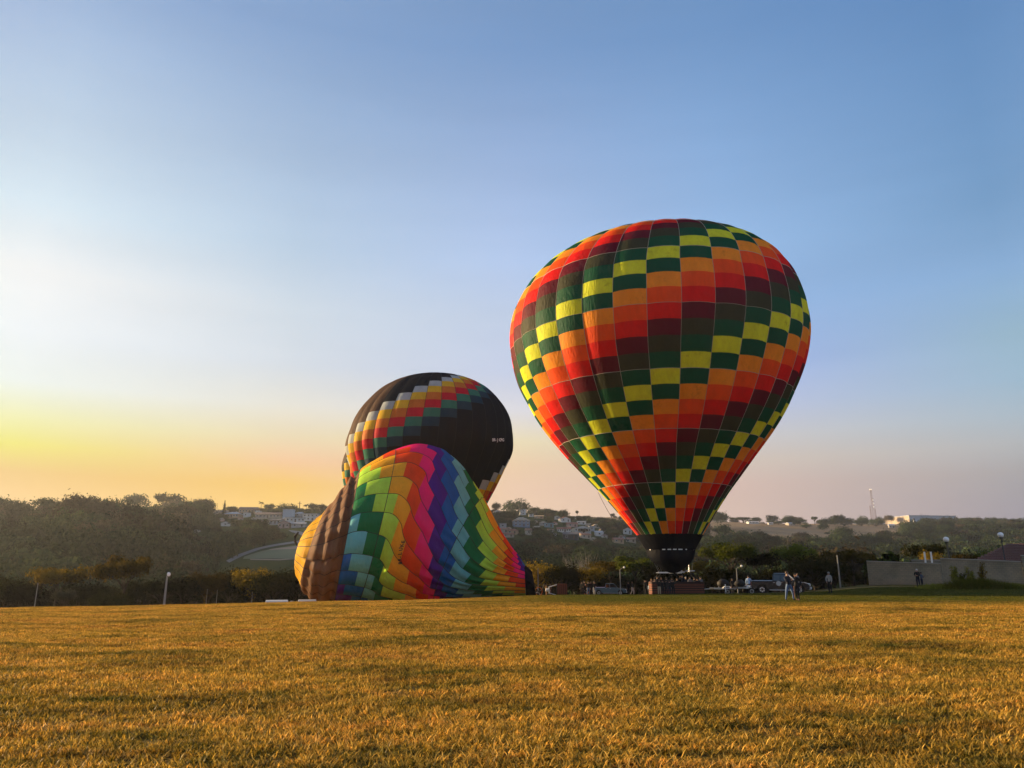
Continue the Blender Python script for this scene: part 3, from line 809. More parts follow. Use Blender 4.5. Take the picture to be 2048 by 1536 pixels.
NEAR = [  # px, top, width, kind, leaves, Y, label
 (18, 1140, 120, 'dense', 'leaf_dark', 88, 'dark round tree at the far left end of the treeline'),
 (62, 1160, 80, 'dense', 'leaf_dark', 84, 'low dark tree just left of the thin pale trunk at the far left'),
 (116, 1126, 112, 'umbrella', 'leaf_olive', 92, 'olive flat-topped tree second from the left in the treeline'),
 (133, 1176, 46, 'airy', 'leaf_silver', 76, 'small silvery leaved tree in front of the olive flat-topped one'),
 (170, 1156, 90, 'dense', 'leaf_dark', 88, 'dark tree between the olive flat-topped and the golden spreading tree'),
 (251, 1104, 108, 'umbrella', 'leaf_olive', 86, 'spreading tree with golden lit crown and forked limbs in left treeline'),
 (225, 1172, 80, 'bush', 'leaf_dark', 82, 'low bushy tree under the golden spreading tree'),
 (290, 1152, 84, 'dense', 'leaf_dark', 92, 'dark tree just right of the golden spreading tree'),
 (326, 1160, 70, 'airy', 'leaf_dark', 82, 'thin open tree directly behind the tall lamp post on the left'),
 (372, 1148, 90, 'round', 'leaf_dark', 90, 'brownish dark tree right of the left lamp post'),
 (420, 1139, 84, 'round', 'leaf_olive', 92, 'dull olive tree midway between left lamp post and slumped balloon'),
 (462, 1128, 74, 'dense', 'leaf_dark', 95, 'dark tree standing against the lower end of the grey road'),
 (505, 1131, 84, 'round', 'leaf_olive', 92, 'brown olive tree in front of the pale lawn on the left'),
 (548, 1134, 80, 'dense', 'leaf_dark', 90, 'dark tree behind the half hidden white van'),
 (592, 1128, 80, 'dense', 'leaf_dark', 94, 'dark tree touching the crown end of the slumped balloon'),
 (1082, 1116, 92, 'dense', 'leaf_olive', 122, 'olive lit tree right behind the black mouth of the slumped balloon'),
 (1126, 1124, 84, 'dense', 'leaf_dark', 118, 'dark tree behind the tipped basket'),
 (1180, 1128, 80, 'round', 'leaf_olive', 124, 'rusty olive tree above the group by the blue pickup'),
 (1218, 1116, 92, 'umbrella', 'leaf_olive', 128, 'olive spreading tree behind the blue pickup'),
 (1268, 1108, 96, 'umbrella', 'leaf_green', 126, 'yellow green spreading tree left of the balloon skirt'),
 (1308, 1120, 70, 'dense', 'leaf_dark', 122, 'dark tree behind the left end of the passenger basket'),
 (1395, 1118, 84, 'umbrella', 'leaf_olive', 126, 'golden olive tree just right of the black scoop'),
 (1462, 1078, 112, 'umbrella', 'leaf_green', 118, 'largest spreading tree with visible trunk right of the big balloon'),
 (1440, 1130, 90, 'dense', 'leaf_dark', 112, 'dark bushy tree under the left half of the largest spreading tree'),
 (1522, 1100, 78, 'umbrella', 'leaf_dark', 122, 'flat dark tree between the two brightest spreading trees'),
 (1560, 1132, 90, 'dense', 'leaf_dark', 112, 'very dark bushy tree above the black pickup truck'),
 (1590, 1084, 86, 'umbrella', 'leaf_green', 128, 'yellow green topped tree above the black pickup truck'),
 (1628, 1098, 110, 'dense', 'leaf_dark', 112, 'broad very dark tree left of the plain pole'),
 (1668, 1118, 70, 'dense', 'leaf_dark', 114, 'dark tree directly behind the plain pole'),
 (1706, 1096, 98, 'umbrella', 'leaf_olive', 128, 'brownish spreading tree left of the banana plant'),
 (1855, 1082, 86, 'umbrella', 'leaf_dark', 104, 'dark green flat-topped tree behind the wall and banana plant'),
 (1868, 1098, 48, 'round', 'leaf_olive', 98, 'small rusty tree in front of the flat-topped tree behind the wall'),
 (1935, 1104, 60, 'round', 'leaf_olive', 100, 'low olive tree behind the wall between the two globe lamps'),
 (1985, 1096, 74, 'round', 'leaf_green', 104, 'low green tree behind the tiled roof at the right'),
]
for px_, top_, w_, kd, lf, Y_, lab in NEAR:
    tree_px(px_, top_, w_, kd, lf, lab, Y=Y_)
tree_px(1146, 1098, 44, 'bare', 'leaf_dark', 'bare pale tree, left one of two behind the tipped basket', Y=150, bark='bark_pale')
tree_px(1172, 1092, 50, 'bare', 'leaf_dark', 'bare pale tree, right one of two left of the blue pickup', Y=154, bark='bark_pale')
# the dense dark understorey of the treeline, trees nothing tells apart
und = 'dark tree in the unbroken lower row of the treeline behind the field'
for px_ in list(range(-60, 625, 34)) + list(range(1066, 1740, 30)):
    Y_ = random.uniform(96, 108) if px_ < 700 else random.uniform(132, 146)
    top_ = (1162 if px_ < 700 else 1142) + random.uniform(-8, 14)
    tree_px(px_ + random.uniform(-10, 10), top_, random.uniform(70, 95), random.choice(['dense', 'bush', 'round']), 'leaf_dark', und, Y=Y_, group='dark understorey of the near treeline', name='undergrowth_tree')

FARLIST = [ # px, top, width, kind, leaf, base py, label
 (14, 992, 64, 'bush', 'leaf_far', 1030, 'smooth dome shaped tree on the skyline at the left edge'),
 (92, 993, 46, 'airy', 'leaf_far', 1024, 'open crowned tree on the skyline second from the left edge'),
 (136, 1000, 26, 'airy', 'leaf_far', 1024, 'small open tree on the skyline right of the second one'),
 (172, 1001, 46, 'umbrella', 'leaf_far', 1026, 'wide flat tree on the left skyline'),
 (212, 1002, 34, 'round', 'leaf_far', 1026, 'low round tree on the skyline left of the tall pair'),
 (275, 985, 56, 'airy', 'leaf_far', 1024, 'left one of the two tallest skyline trees'),
 (338, 982, 58, 'airy', 'leaf_far', 1026, 'right one of the two tallest skyline trees'),
 (383, 1003, 30, 'bush', 'leaf_far', 1026, 'rounded pale tree right of the tallest skyline pair'),
 (416, 1001, 30, 'airy', 'leaf_far', 1022, 'open tree over the first house of the left village'),
 (449, 1000, 6, 'pine', 'leaf_far', 1014, 'thin pointed conifer on the village skyline'),
 (462, 1010, 26, 'round', 'leaf_far', 1020, 'low tree right of the pointed conifer'),
 (538, 1006, 24, 'round', 'leaf_far', 1024, 'leafy tree right of the skyline palm'),
 (575, 1004, 50, 'bush', 'leaf_far', 1026, 'broad rounded tree behind the white block'),
 (626, 1005, 24, 'round', 'leaf_far', 1026, 'tree on the skyline at the crown of the slumped balloon'),
 (645, 1006, 24, 'round', 'leaf_far', 1026, 'second tree on the skyline at the crown of the slumped balloon'),
 (505, 1034, 80, 'dense', 'leaf_far', 1064, 'broad green tree below the long brown roofs of the left village'),
 (480, 1060, 70, 'dense', 'leaf_far', 1084, 'large dark tree below the small white gabled house'),
 (545, 1060, 70, 'bush', 'leaf_far', 1082, 'dark tree below the grey roofed shed'),
 (1031, 994, 64, 'bush', 'leaf_far', 1027, 'huge rounded fig tree crowning the hill above the town'),
 (992, 1003, 20, 'round', 'leaf_far', 1016, 'round tree left of the huge fig tree'),
 (1070, 1012, 26, 'round', 'leaf_far', 1032, 'round tree just right of the huge fig tree'),
 (1092, 1015, 34, 'round', 'leaf_far', 1038, 'rounded tree left of the tall town palm'),
 (1126, 1016, 28, 'dense', 'leaf_far', 1042, 'tall dome shaped tree right of the tall town palm'),
 (1143, 1030, 20, 'dense', 'leaf_far', 1044, 'dark tree right of the dome shaped one'),
 (1154, 1019, 7, 'round', 'leaf_far', 1028, 'tiny lone tree on the bare skyline above the town'),
 (1165, 1031, 22, 'round', 'leaf_far', 1043, 'small tree at the foot of the bare skyline slope'),
 (1205, 1041, 24, 'dense', 'leaf_far', 1060, 'tall tree alone on the bare slope above the town'),
 (1232, 1038, 32, 'dense', 'leaf_far', 1064, 'dark tree beside the crown line of the big balloon'),
 (1167, 1055, 26, 'dense', 'leaf_far', 1068, 'black green tree in front of the white gabled hall'),
 (1043, 1066, 20, 'dense', 'leaf_far', 1074, 'small black green tree below the blue house'),
 (1088, 1056, 60, 'bush', 'leaf_far', 1080, 'wide pale green tree below the centre of the town'),
 (1229, 1060, 28, 'round', 'leaf_far', 1076, 'bright green round tree at the right end of the town'),
 (1012, 1020, 50, 'dense', 'leaf_far', 1046, 'dense tree group left of the blue house'),
 (1436, 1022, 16, 'airy', 'leaf_far', 1042, 'spindly tree standing at the edge of the big balloon on the right skyline'),
 (1464, 1034, 14, 'umbrella', 'leaf_far', 1043, 'small flat tree on the skyline right of the balloon'),
 (1487, 1033, 34, 'round', 'leaf_far', 1045, 'wide low tree on the skyline right of the balloon'),
 (1509, 1035, 12, 'umbrella', 'leaf_far', 1046, 'small leaning tree right of the wide low one'),
 (1541, 1040, 18, 'round', 'leaf_far', 1048, 'low tree left of the gap in the right skyline'),
 (1557, 1041, 14, 'round', 'leaf_far', 1049, 'low tree right of the gap in the right skyline'),
 (1577, 1033, 32, 'bush', 'leaf_far', 1049, 'round tree left end of the long skyline clump'),
 (1600, 1036, 28, 'round', 'leaf_far', 1050, 'second tree of the long skyline clump'),
 (1630, 1032, 16, 'umbrella', 'leaf_far', 1050, 'flat tree rising from the long skyline clump'),
 (1650, 1034, 34, 'bush', 'leaf_far', 1051, 'rounded tree right end of the long skyline clump'),
 (1690, 1033, 44, 'bush', 'leaf_far', 1052, 'broad hazy tree left of the radio masts'),
 (1722, 1035, 34, 'bush', 'leaf_far', 1052, 'hazy tree just left of the radio masts'),
 (1752, 1034, 38, 'bush', 'leaf_far', 1053, 'hazy tree at the foot of the radio masts'),
 (1812, 1042, 30, 'bush', 'leaf_far', 1056, 'dark tree in front of the long white warehouse'),
 (1926, 1038, 26, 'airy', 'leaf_far', 1054, 'open hazy tree right of the warehouse'),
 (1950, 1042, 20, 'umbrella', 'leaf_far', 1056, 'flat hazy tree further right of the warehouse'),
 (1975, 1043, 14, 'umbrella', 'leaf_far', 1056, 'small hazy tree left of the last clump on the right skyline'),
 (2022, 1045, 44, 'bush', 'leaf_far', 1062, 'rounded tree at the right end of the skyline'),
 (1444, 1044, 44, 'tall', 'leaf_far', 1086, 'tall bluish tree on the pasture edge nearest the big balloon'),
 (1486, 1057, 34, 'dense', 'leaf_far', 1084, 'dark round tree second on the pasture edge'),
 (1518, 1059, 34, 'dense', 'leaf_far', 1084, 'dark round tree third on the pasture edge'),
 (1545, 1072, 46, 'bush', 'leaf_far', 1092, 'wide dark tree fourth on the pasture edge'),
 (1603, 1062, 36, 'round', 'leaf_far_dry', 1088, 'brownish tree standing on the middle of the pasture edge'),
 (1612, 1046, 24, 'bush', 'leaf_far', 1057, 'dark bush in front of the farm house on the pasture'),
 (1655, 1063, 12, 'bush', 'leaf_far', 1069, 'small dark bush alone on the pasture'),
 (1679, 1071, 18, 'round', 'leaf_far', 1086, 'small tree on the lower pasture left of the wall'),
 (1702, 1073, 14, 'round', 'leaf_far', 1086, 'smaller tree beside it on the lower pasture'),
 (1728, 1067, 30, 'round', 'leaf_far_dry', 1086, 'rusty tree on the lower pasture above the banana plant'),
 (1762, 1066, 36, 'round', 'leaf_far', 1086, 'dark tree on the lower pasture above the banana plant'),
 (1830, 1064, 26, 'tall', 'leaf_far', 1082, 'tall dark tree at the right end of the pasture'),
]
for px_, top_, w_, kd, lf, base_, lab in FARLIST:
    tree_px(px_, top_, w_, kd, lf, lab, base=base_, far=True)

def palm(px, top, base, wpx, label, Y=None):
    if Y is None: x, Y, z = on_ground(px, base)
    else: x = gx(px, Y); z = gz(x, Y)
    H = unproj(px, top, Y)[2] - z
    o = empty('palm_tree', (x, Y, z), 0, label, 'palm tree')
    R = wpx * Y / 1547 / 2
    MB().tube([(0, 0, -.5), (.1, 0, H*.4), (0, .1, H*.78)], [.28, .2, .15], 7).build('trunk', M['bark'], o)
    rs = np.random.default_rng(int(px))
    for k in range(14):
        a = 2*math.pi*k/14 + rs.uniform(-.2, .2); lift = rs.uniform(-.1, .6)
        f = MB(); prev = None
        for j in range(8):
            t = j/7; r = R*t; zz = H*.78 + lift*R*math.sin(t*1.6) - R*.5*t*t
            w = .11 * R * math.sin(math.pi*min(t*.9+.1, 1)) + .02
            c, s = math.cos(a), math.sin(a)
            ring = [(r*c - w*s*-1, r*s - w*c, zz - w*.8), (r*c, r*s, zz), (r*c - w*s, r*s + w*c, zz - w*.8)]
            if prev:
                f.add(prev + ring, [(0, 1, 4, 3), (1, 2, 5, 4)])
            prev = ring
        f.build('frond', M['leaf_far'], o)
    return o
palm(521, 999, 1026, 14, 'tall palm on the skyline of the left village')
palm(612, 1004, 1028, 16, 'palm on the skyline nearest the slumped balloon')
palm(1107, 1016, 1046, 20, 'tall palm rising over the middle of the hillside town')
palm(1243, 1036, 1058, 14, 'palm at the right end of the town by the crown line')

# woodland that reads as one mass: crowns scattered over the valley sides
def scatter_forest():
    P, S_, R_ = [], [], []
    rs = np.random.default_rng(5)
    N = 30000
    Y = 175 * np.exp(rs.random(N) * math.log(1500/175)); c = rs.uniform(-90, 2140, N)
    x = (c - 1024) * Y / 1547; z = GZ(x, Y)
    _, py = proj(x, Y, z)
    dry = dry_mask(x, Y)
    grid = {}
    rects = []
    for (hx, hb, hw, hh, *_r) in TOWN:
        hY = on_ground(hx, hb)[1]
        rects.append((hx - hw/2 - 2, hx + hw/2 + 2, hb - hh - 1, hb - hh*.25, hY))
    pxh_ = 1547.0
    for i in range(N):
        if dry[i] > .1 and rs.random() < (0.985 if Y[i] < 1100 else .9): continue
        ci, yi, pi = c[i], Y[i], py[i]
        if 395 < ci < 720 and yi > 425 and rs.random() < .1: continue       # left village
        if 950 < ci < 1290 and yi > 440 and rs.random() < .1: continue      # town
        if yi > 900 and rs.random() < .35: continue
        sc0 = 1.0
        sc = rs.uniform(8.5, 19.0) * (0.40 if (yi > 420 and (395 < ci < 720 or 950 < ci < 1290)) else 1)
        tpy = pi - sc * 1547 / yi; hwp = sc * .55 * 1547 / yi
        yU = np.interp(ci, [452, 476, 512, 562, 640], [1121, 1109, 1096, 1086, 1074])
        if 440 < ci + hwp and ci - hwp < 700 and tpy < 1127 and pi > yU and yi < 420: continue
        if any(a - hwp < ci < b + hwp and tpy < d and pi > c_ and yi < hY for a, b, c_, d, hY in rects): continue
        cell = (int(x[i] // 12), int(yi // 12)); ok = True
        for a in (-1, 0, 1):
            for b in (-1, 0, 1):
                for (qx, qy, qs) in grid.get((cell[0]+a, cell[1]+b), ()):
                    if (qx-x[i])**2 + (qy-yi)**2 < ((qs + sc) * 0.34)**2: ok = False
        if not ok: continue
        grid.setdefault(cell, []).append((x[i], yi, sc))
        P.append((x[i], yi, z[i] - .8)); S_.append(sc); R_.append(rs.uniform(0, 6.28))
    return np.array(P), S_, R_
fp, fs, fr_ = scatter_forest()
src = []
for k, kd in enumerate(['dense', 'dense', 'bush', 'bush', 'dense', 'bush', 'dense']):
    t = FAR[kd][k % len(FAR[kd])]
    o = link_mesh('forest_crown', t['crown'])
    o.material_slots[0].link = 'OBJECT'; o.material_slots[0].material = M['leaf_far']
    i = 300 + k * 37
    o.location = tuple(fp[i]); o.scale = (8 / t['wid'] * .8, 8 / t['wid'] * .8, 8)
    tag(o, kind='stuff'); src.append(o)
# widened copies of the crown meshes so that an instance of scale 8 is a full tree 8 m tall
for k, o in enumerate(src):
    me = o.data.copy(); w = [t for l_ in FAR.values() for t in l_ if t['crown'] == o.data][0]['wid']
    me.transform(Matrix.Diagonal((1.05 / w, 1.05 / w, 1, 1))); me.materials.clear(); me.materials.append(M['leaf_far'] if k != 6 else M['leaf_far_dry'])
    o.data = me; o.scale = (8, 8, 8)
scatter('forest', fp, fs, fr_, src, 'dense woodland covering the valley sides behind the field')
print('forest', len(fp))

# ------------------------------------------------------------------ balloons
def fabric(name, col, stain=0.0, trans=0.32, rough=0.6):
    """coated nylon: light passes through it, faint weave and handling creases, mould and scuff stains on pale panels"""
    m, n, l, b = new_mat(name); n.remove(b)
    geo = n.new('ShaderNodeNewGeometry')
    n1 = n.new('ShaderNodeTexNoise'); n1.inputs['Scale'].default_value = 0.55; n1.inputs['Detail'].default_value = 9; n1.inputs['Roughness'].default_value = 0.7
    mp = n.new('ShaderNodeMapping'); mp.inputs['Scale'].default_value = (1.6, 1.6, 0.6); l.new(geo.outputs['Position'], mp.inputs['Vector'])
    l.new(mp.outputs[0], n1.inputs['Vector'])
    r = ramp(n, [(0.25, tuple(c * 0.80 for c in col)), (0.75, tuple(min(1, c * 1.14) for c in col))])
    l.new(n1.outputs['Fac'], r.inputs['Fac'])
    colo = r.outputs[0]
    if stain:
        n2 = n.new('ShaderNodeTexNoise'); n2.inputs['Scale'].default_value = 1.1; n2.inputs['Detail'].default_value = 11; n2.inputs['Roughness'].default_value = 0.8
        l.new(geo.outputs['Position'], n2.inputs['Vector'])
        rs = ramp(n, [(0.545, (0, 0, 0)), (0.66, (stain, stain, stain))]); l.new(n2.outputs['Fac'], rs.inputs['Fac'])
        mx = n.new('ShaderNodeMix'); mx.data_type = 'RGBA'; mx.inputs['B'].default_value = (col[0]*.42, col[1]*.36, col[2]*.30, 1)
        l.new(rs.outputs[0], mx.inputs['Factor']); l.new(colo, mx.inputs['A']); colo = mx.outputs['Result']
    n3 = n.new('ShaderNodeTexNoise'); n3.inputs['Scale'].default_value = 2.4; n3.inputs['Detail'].default_value = 6; n3.inputs['Distortion'].default_value = 0.6
    l.new(mp.outputs[0], n3.inputs['Vector'])
    bp = n.new('ShaderNodeBump'); bp.inputs['Strength'].default_value = 0.6; bp.inputs['Distance'].default_value = 0.14
    l.new(n3.outputs['Fac'], bp.inputs['Height'])
    d = n.new('ShaderNodeBsdfDiffuse'); t = n.new('ShaderNodeBsdfTranslucent'); g = n.new('ShaderNodeBsdfGlossy')
    g.inputs['Roughness'].default_value = rough
    for q in (d, t, g): l.new(bp.outputs[0], q.inputs['Normal'])
    l.new(colo, d.inputs[0]); l.new(colo, t.inputs[0])
    m1 = n.new('ShaderNodeMixShader'); m1.inputs[0].default_value = trans
    m2 = n.new('ShaderNodeMixShader')
    l.new(d.outputs[0], m1.inputs[1]); l.new(t.outputs[0], m1.inputs[2])
    m2.inputs[0].default_value = 0.014
    l.new(m1.outputs[0], m2.inputs[1]); l.new(g.outputs[0], m2.inputs[2])
    l.new(m2.outputs[0], n['Material Output'].inputs['Surface'])
    return m
F = {}
F['lime'] = fabric('fabric_lime', (0.66, 0.74, 0.03), 0.55)
F['bottle'] = fabric('fabric_bottle_green', (0.002, 0.080, 0.036))
F['tangerine'] = fabric('fabric_tangerine', (0.90, 0.30, 0.020), 0.45)
F['vermilion'] = fabric('fabric_vermilion', (0.86, 0.085, 0.008))
F['scarlet'] = fabric('fabric_scarlet', (0.74, 0.008, 0.006))
F['maroon'] = fabric('fabric_maroon', (0.120, 0.004, 0.016))
F['bronze'] = fabric('fabric_bronze_green', (0.045, 0.048, 0.022))
F['forest'] = fabric('fabric_forest_green', (0.006, 0.085, 0.036))
F['black'] = fabric('fabric_black', (0.0010, 0.0022, 0.0065), 0, 0.10)
F['brown'] = fabric('fabric_brown_sunlit_black', (0.105, 0.062, 0.038), 0, 0.35)  # brown cloth, doubling as black cloth with sunlight painted through it
F['umber'] = fabric('fabric_umber', (0.20, 0.105, 0.055), 0, 0.28)
F['silver'] = fabric('fabric_silver_grey', (0.44, 0.48, 0.46), 0.3)
F['gold'] = fabric('fabric_gold', (0.75, 0.46, 0.02), 0.3)
F['rust'] = fabric('fabric_rust', (0.62, 0.17, 0.02))
F['crimson'] = fabric('fabric_crimson', (0.58, 0.008, 0.025))
F['sea'] = fabric('fabric_sea_green', (0.04, 0.20, 0.13))
F['navy'] = fabric('fabric_navy', (0.010, 0.045, 0.075))
F['teal'] = fabric('fabric_teal', (0.14, 0.50, 0.54))
F['emerald'] = fabric('fabric_emerald', (0.004, 0.18, 0.055))
F['apple'] = fabric('fabric_apple_green', (0.46, 0.80, 0.07), 0.25)
F['amber'] = fabric('fabric_amber', (0.88, 0.42, 0.02), 0.25)
F['flame'] = fabric('fabric_flame_red', (0.82, 0.065, 0.006))
F['pink'] = fabric('fabric_hot_pink', (0.96, 0.012, 0.17))
F['purple'] = fabric('fabric_purple', (0.075, 0.012, 0.26))
F['royal'] = fabric('fabric_royal_blue', (0.008, 0.12, 0.42))
F['yellow'] = fabric('fabric_yellow', (0.86, 0.48, 0.02), 0, 0.45)
M['tape_pale'] = simple('load_tape_pale', (0.40, 0.36, 0.28), 0.8, var=0.2)
M['tape_dark'] = simple('load_tape_dark', (0.02, 0.02, 0.02), 0.8, var=0.2)

def grid_mesh(name, P, mat):
    """P[i, j] positions -> quad mesh with smooth normals taken from the surface itself"""
    ni, nj = P.shape[:2]
    a = (np.arange(ni-1)[:, None] * nj + np.arange(nj-1)[None]).ravel()
    Fq = np.stack([a, a+nj, a+nj+1, a+1], 1)
    me = raw_mesh(name, P.reshape(-1, 3), Fq, mat, smooth=True)
    du = np.gradient(P, axis=0); dv = np.gradient(P, axis=1)
    N = np.cross(du, dv).reshape(-1, 3)
    ln = np.linalg.norm(N, axis=1)
    if ln.min() > 1e-9:
        me.normals_split_custom_set_from_vertices((N / ln[:, None]).tolist())
    return me

def ribbon(name, pts, nrm, w, mat, parent, lift=0.012):
    """a flat webbing tape laid along a seam"""
    pts = np.asarray(pts, float); nrm = np.asarray(nrm, float)
    t = np.gradient(pts, axis=0); s = np.cross(t, nrm); s /= np.linalg.norm(s, axis=1)[:, None] + 1e-9
    P = np.stack([pts - s*w/2, pts + nrm*lift - s*w*0.2, pts + nrm*lift + s*w*0.2, pts + s*w/2], 1)
    ni = len(pts); a = (np.arange(ni-1)[:, None] * 4 + np.arange(3)[None]).ravel()
    return link_mesh(name, raw_mesh(name, P.reshape(-1, 3), np.stack([a, a+4, a+5, a+1], 1), mat), parent)

def envelope(root, S, ng, nr, colour, tape_mat, tape_w=0.07, ring_rows=(), nu=5, nv=4, limit=300, seam_skip=0.5, order=None):
    """S(g, r) -> positions for gore coordinate g in 0..ng and row coordinate r in 0..nr (arrays);
    every coloured cloth panel is cut out of it; the 300 that show largest are parts, the rest one part"""
    cand = []
    for g in range(ng):
        for r in range(nr):
            u = g + np.linspace(0, 1, nu); v = r + np.linspace(0, 1, nv)
            U, V = np.meshgrid(u, v, indexing='ij')
            P = S(U, V, g)
            px, py = proj(P[..., 0], P[..., 1], P[..., 2])
            c = [(0, 0), (-1, 0), (-1, -1), (0, -1)]
            ar = 0.5 * sum(px[c[k]] * py[c[(k+1) % 4]] - px[c[(k+1) % 4]] * py[c[k]] for k in range(4))
            mid = P[nu//2, nv//2]; 
            n = np.cross(P[-1, nv//2] - P[0, nv//2], P[nu//2, -1] - P[nu//2, 0])
            ctr = root['axis_pt'] if 'axis_pt' in root else None
            vis = ar
            cand.append([vis, g, r, P])
    # orientation: panels facing the camera share one sign of area
    sgn = order if order is not None else 1
    cand.sort(key=lambda q: -q[0] * sgn)
    rest = {}
    for i, (a, g, r, P) in enumerate(cand):
        m = colour(g, r)
        if i < limit and a * sgn > 30:
            link_mesh('panel', grid_mesh('panel', P, F[m]), root)
        else:
            rest.setdefault(m, []).append(P)
    # the panels on the far side and the slivers at the edges, joined
    V, Fq, mi, N = [], [], [], []; mats = list(rest); base = 0
    for k, m in enumerate(mats):
        for P in rest[m]:
            ni, nj = P.shape[:2]
            a = (np.arange(ni-1)[:, None] * nj + np.arange(nj-1)[None]).ravel() + base
            V.append(P.reshape(-1, 3)); Fq.append(np.stack([a, a+nj, a+nj+1, a+1], 1)); mi += [k] * len(a); base += ni*nj
            nn = np.cross(np.gradient(P, axis=0), np.gradient(P, axis=1)).reshape(-1, 3)
            N.append(nn / (np.linalg.norm(nn, axis=1)[:, None] + 1e-12))
    if V:
        me = raw_mesh('far_panels', np.vstack(V), np.vstack(Fq), F[mats[0]], smooth=True)
        for m in mats[1:]: me.materials.append(F[m])
        me.polygons.foreach_set('material_index', mi)
        me.normals_split_custom_set_from_vertices(np.vstack(N).tolist())
        tag(link_mesh('far_panels', me, root), kind='stuff')
    # webbing tapes down every seam and round some rows
    vv = np.linspace(0, nr, nr*(nv-1)+1)
    ctr_v = np.mean([S(np.full_like(vv, float(g)), vv, g) for g in range(ng)], axis=0)
    for g in range(ng):
        A = S(np.full_like(vv, float(g)), vv, g); B = S(np.full_like(vv, g + 0.02), vv, g); C = S(np.full_like(vv, g - 0.02 + (ng if g == 0 else 0)), vv, (g - 1) % ng)
        t = np.gradient(A, axis=0); n1 = np.cross(B - C, t); n1 /= np.linalg.norm(n1, axis=1)[:, None] + 1e-9
        n1 *= np.where(((A - ctr_v) * n1).sum(1) < 0, -1.0, 1.0)[:, None]
        ribbon('load_tape', A, n1, tape_w, tape_mat, root, 0.03)
    for r in ring_rows:
        for g in range(ng):
            pass
        pts, nn = [], []
        for g in range(ng):
            u = g + np.linspace(0, 1, nu)[:-1]
            A = S(u, np.full_like(u, float(r)), g); Bv = S(u, np.full_like(u, r + 0.05), g)
            t = np.gradient(A, axis=0); n1 = np.cross(t, Bv - A); n1 /= np.linalg.norm(n1, axis=1)[:, None] + 1e-9
            cr_ = ctr_v[int(r * (nv-1))]; n1 *= np.where(((A - cr_) * n1).sum(1) < 0, -1.0, 1.0)[:, None]
            pts.append(A); nn.append(n1)
        pts.append(pts[0][:1]); nn.append(nn[0][:1])
        ribbon('ring_tape', np.vstack(pts), np.vstack(nn), tape_w * 0.9, tape_mat, root, 0.03)

def standing(q, D, zk, nk, ng, nr, s_off, rowlen, seam_deg, bulge, tapeper=4, wr=0.0):
    """a standing envelope fitted to its outline: S(g, r) with rows counted down from the crown"""
    R, ze, h, a = q[:4]; rk = q[4:4+nk]; cx = q[4+nk:]
    ph = np.linspace(0, np.pi/2, 300)
    rt = R*np.sin(ph)**(2/a); zt = ze + h*np.cos(ph)**(2/a)
    f = np.linspace(0, 1, 300)[1:]
    rl = pchip(f, np.linspace(0, 1, nk+1), [R] + list(rk)); zl = ze + (zk-ze)*f
    z = np.r_[zt, zl]; r = np.r_[rt, rl]
    s = np.r_[0, np.cumsum(np.hypot(np.diff(z), np.diff(r)))]
    # ease the outline where crown and cone meet
    su = np.linspace(0, s[-1], 500); ru = np.interp(su, s, r); zu = np.interp(su, s, z)
    ker = np.hanning(45); ker /= ker.sum()
    pad = lambda a: np.r_[2*a[0] - a[22:0:-1], a, 2*a[-1] - a[-2:-24:-1]]
    wgt = np.clip((su - 6) / 5, 0, 1)
    r_s = np.convolve(pad(ru), ker, 'valid'); z_s = np.convolve(pad(zu), ker, 'valid')
    r = ru + (r_s - ru) * wgt + 0.12 * wgt * np.exp(-((ru - R) / 1.5) ** 2); z = zu + (z_s - zu) * wgt; s = su
    cmid = np.mean(cx); face = math.atan2(-D, -cmid)     # direction from the balloon to the camera
    def S(G, V, g0):
        ss = np.clip(s_off + V * rowlen, 0.0, s[-1])
        rr = np.interp(ss, s, r); zz = np.interp(ss, s, z)
        cc = np.interp(zz, np.linspace(zk, ze+h, len(cx)), cx)
        fr = np.clip(G - g0, 0, 1)
        ang = face + np.radians(seam_deg) + (G % ng) * (2*np.pi/ng)
        tp = 0.72 + 0.28 * np.abs(np.sin(np.pi * V / tapeper))
        bl = bulge * rr * np.sin(np.pi * fr) ** 0.8 * tp
        if wr:
            lit = np.clip((np.cos(ang - face - math.radians(-95)) + 0.1), 0, 1) * np.clip((ss - 14) / 14, 0, 1)
            bl = bl * (1 + 1.3*lit) + wr * lit * np.sin(V*1.7 + G*2.1) * np.sin(np.pi*fr)
        r2 = rr * (1 - 0.55 * bulge) + bl
        return np.stack([cc + r2*np.cos(ang), D + r2*np.sin(ang), zz], -1)
    return S, s[-1]

# --- the big chequered balloon
QB = [16.471, 26.314, 12.943, 2.564, 15.527, 13.99, 11.706, 8.831, 5.97, 3.457, 16.923, 16.313, 16.224, 16.467, 17.55]
DB = 82.0
bx = gx(1351, DB)
bigb = empty('hot_air_balloon', (0, 0, 0), 0, 'giant balloon chequered lime, green, orange and red standing upright over a full basket', 'hot air balloon')
ROWB = 49.0087 / 32
S_big, s_end = standing(QB, DB, 5.5817, 6, 32, 32, 0.0, ROWB, -1.7, 0.018)
PB = ['lime', 'bottle', 'tangerine', 'vermilion', 'scarlet', 'maroon', 'bronze', 'forest']
def col_big(g, r):
    k = g if g < 16 else g - 32
    j = 31 - r                      # counted up from the black skirt
    return PB[(3 - j + k) % 8]
def S_big2(G, V, g0):
    return S_big(G, np.maximum(V, 0.12), g0)
envelope(bigb, S_big2, 32, 32, col_big, M['tape_pale'], 0.042, ring_rows=(8, 12, 16, 20, 24, 28))
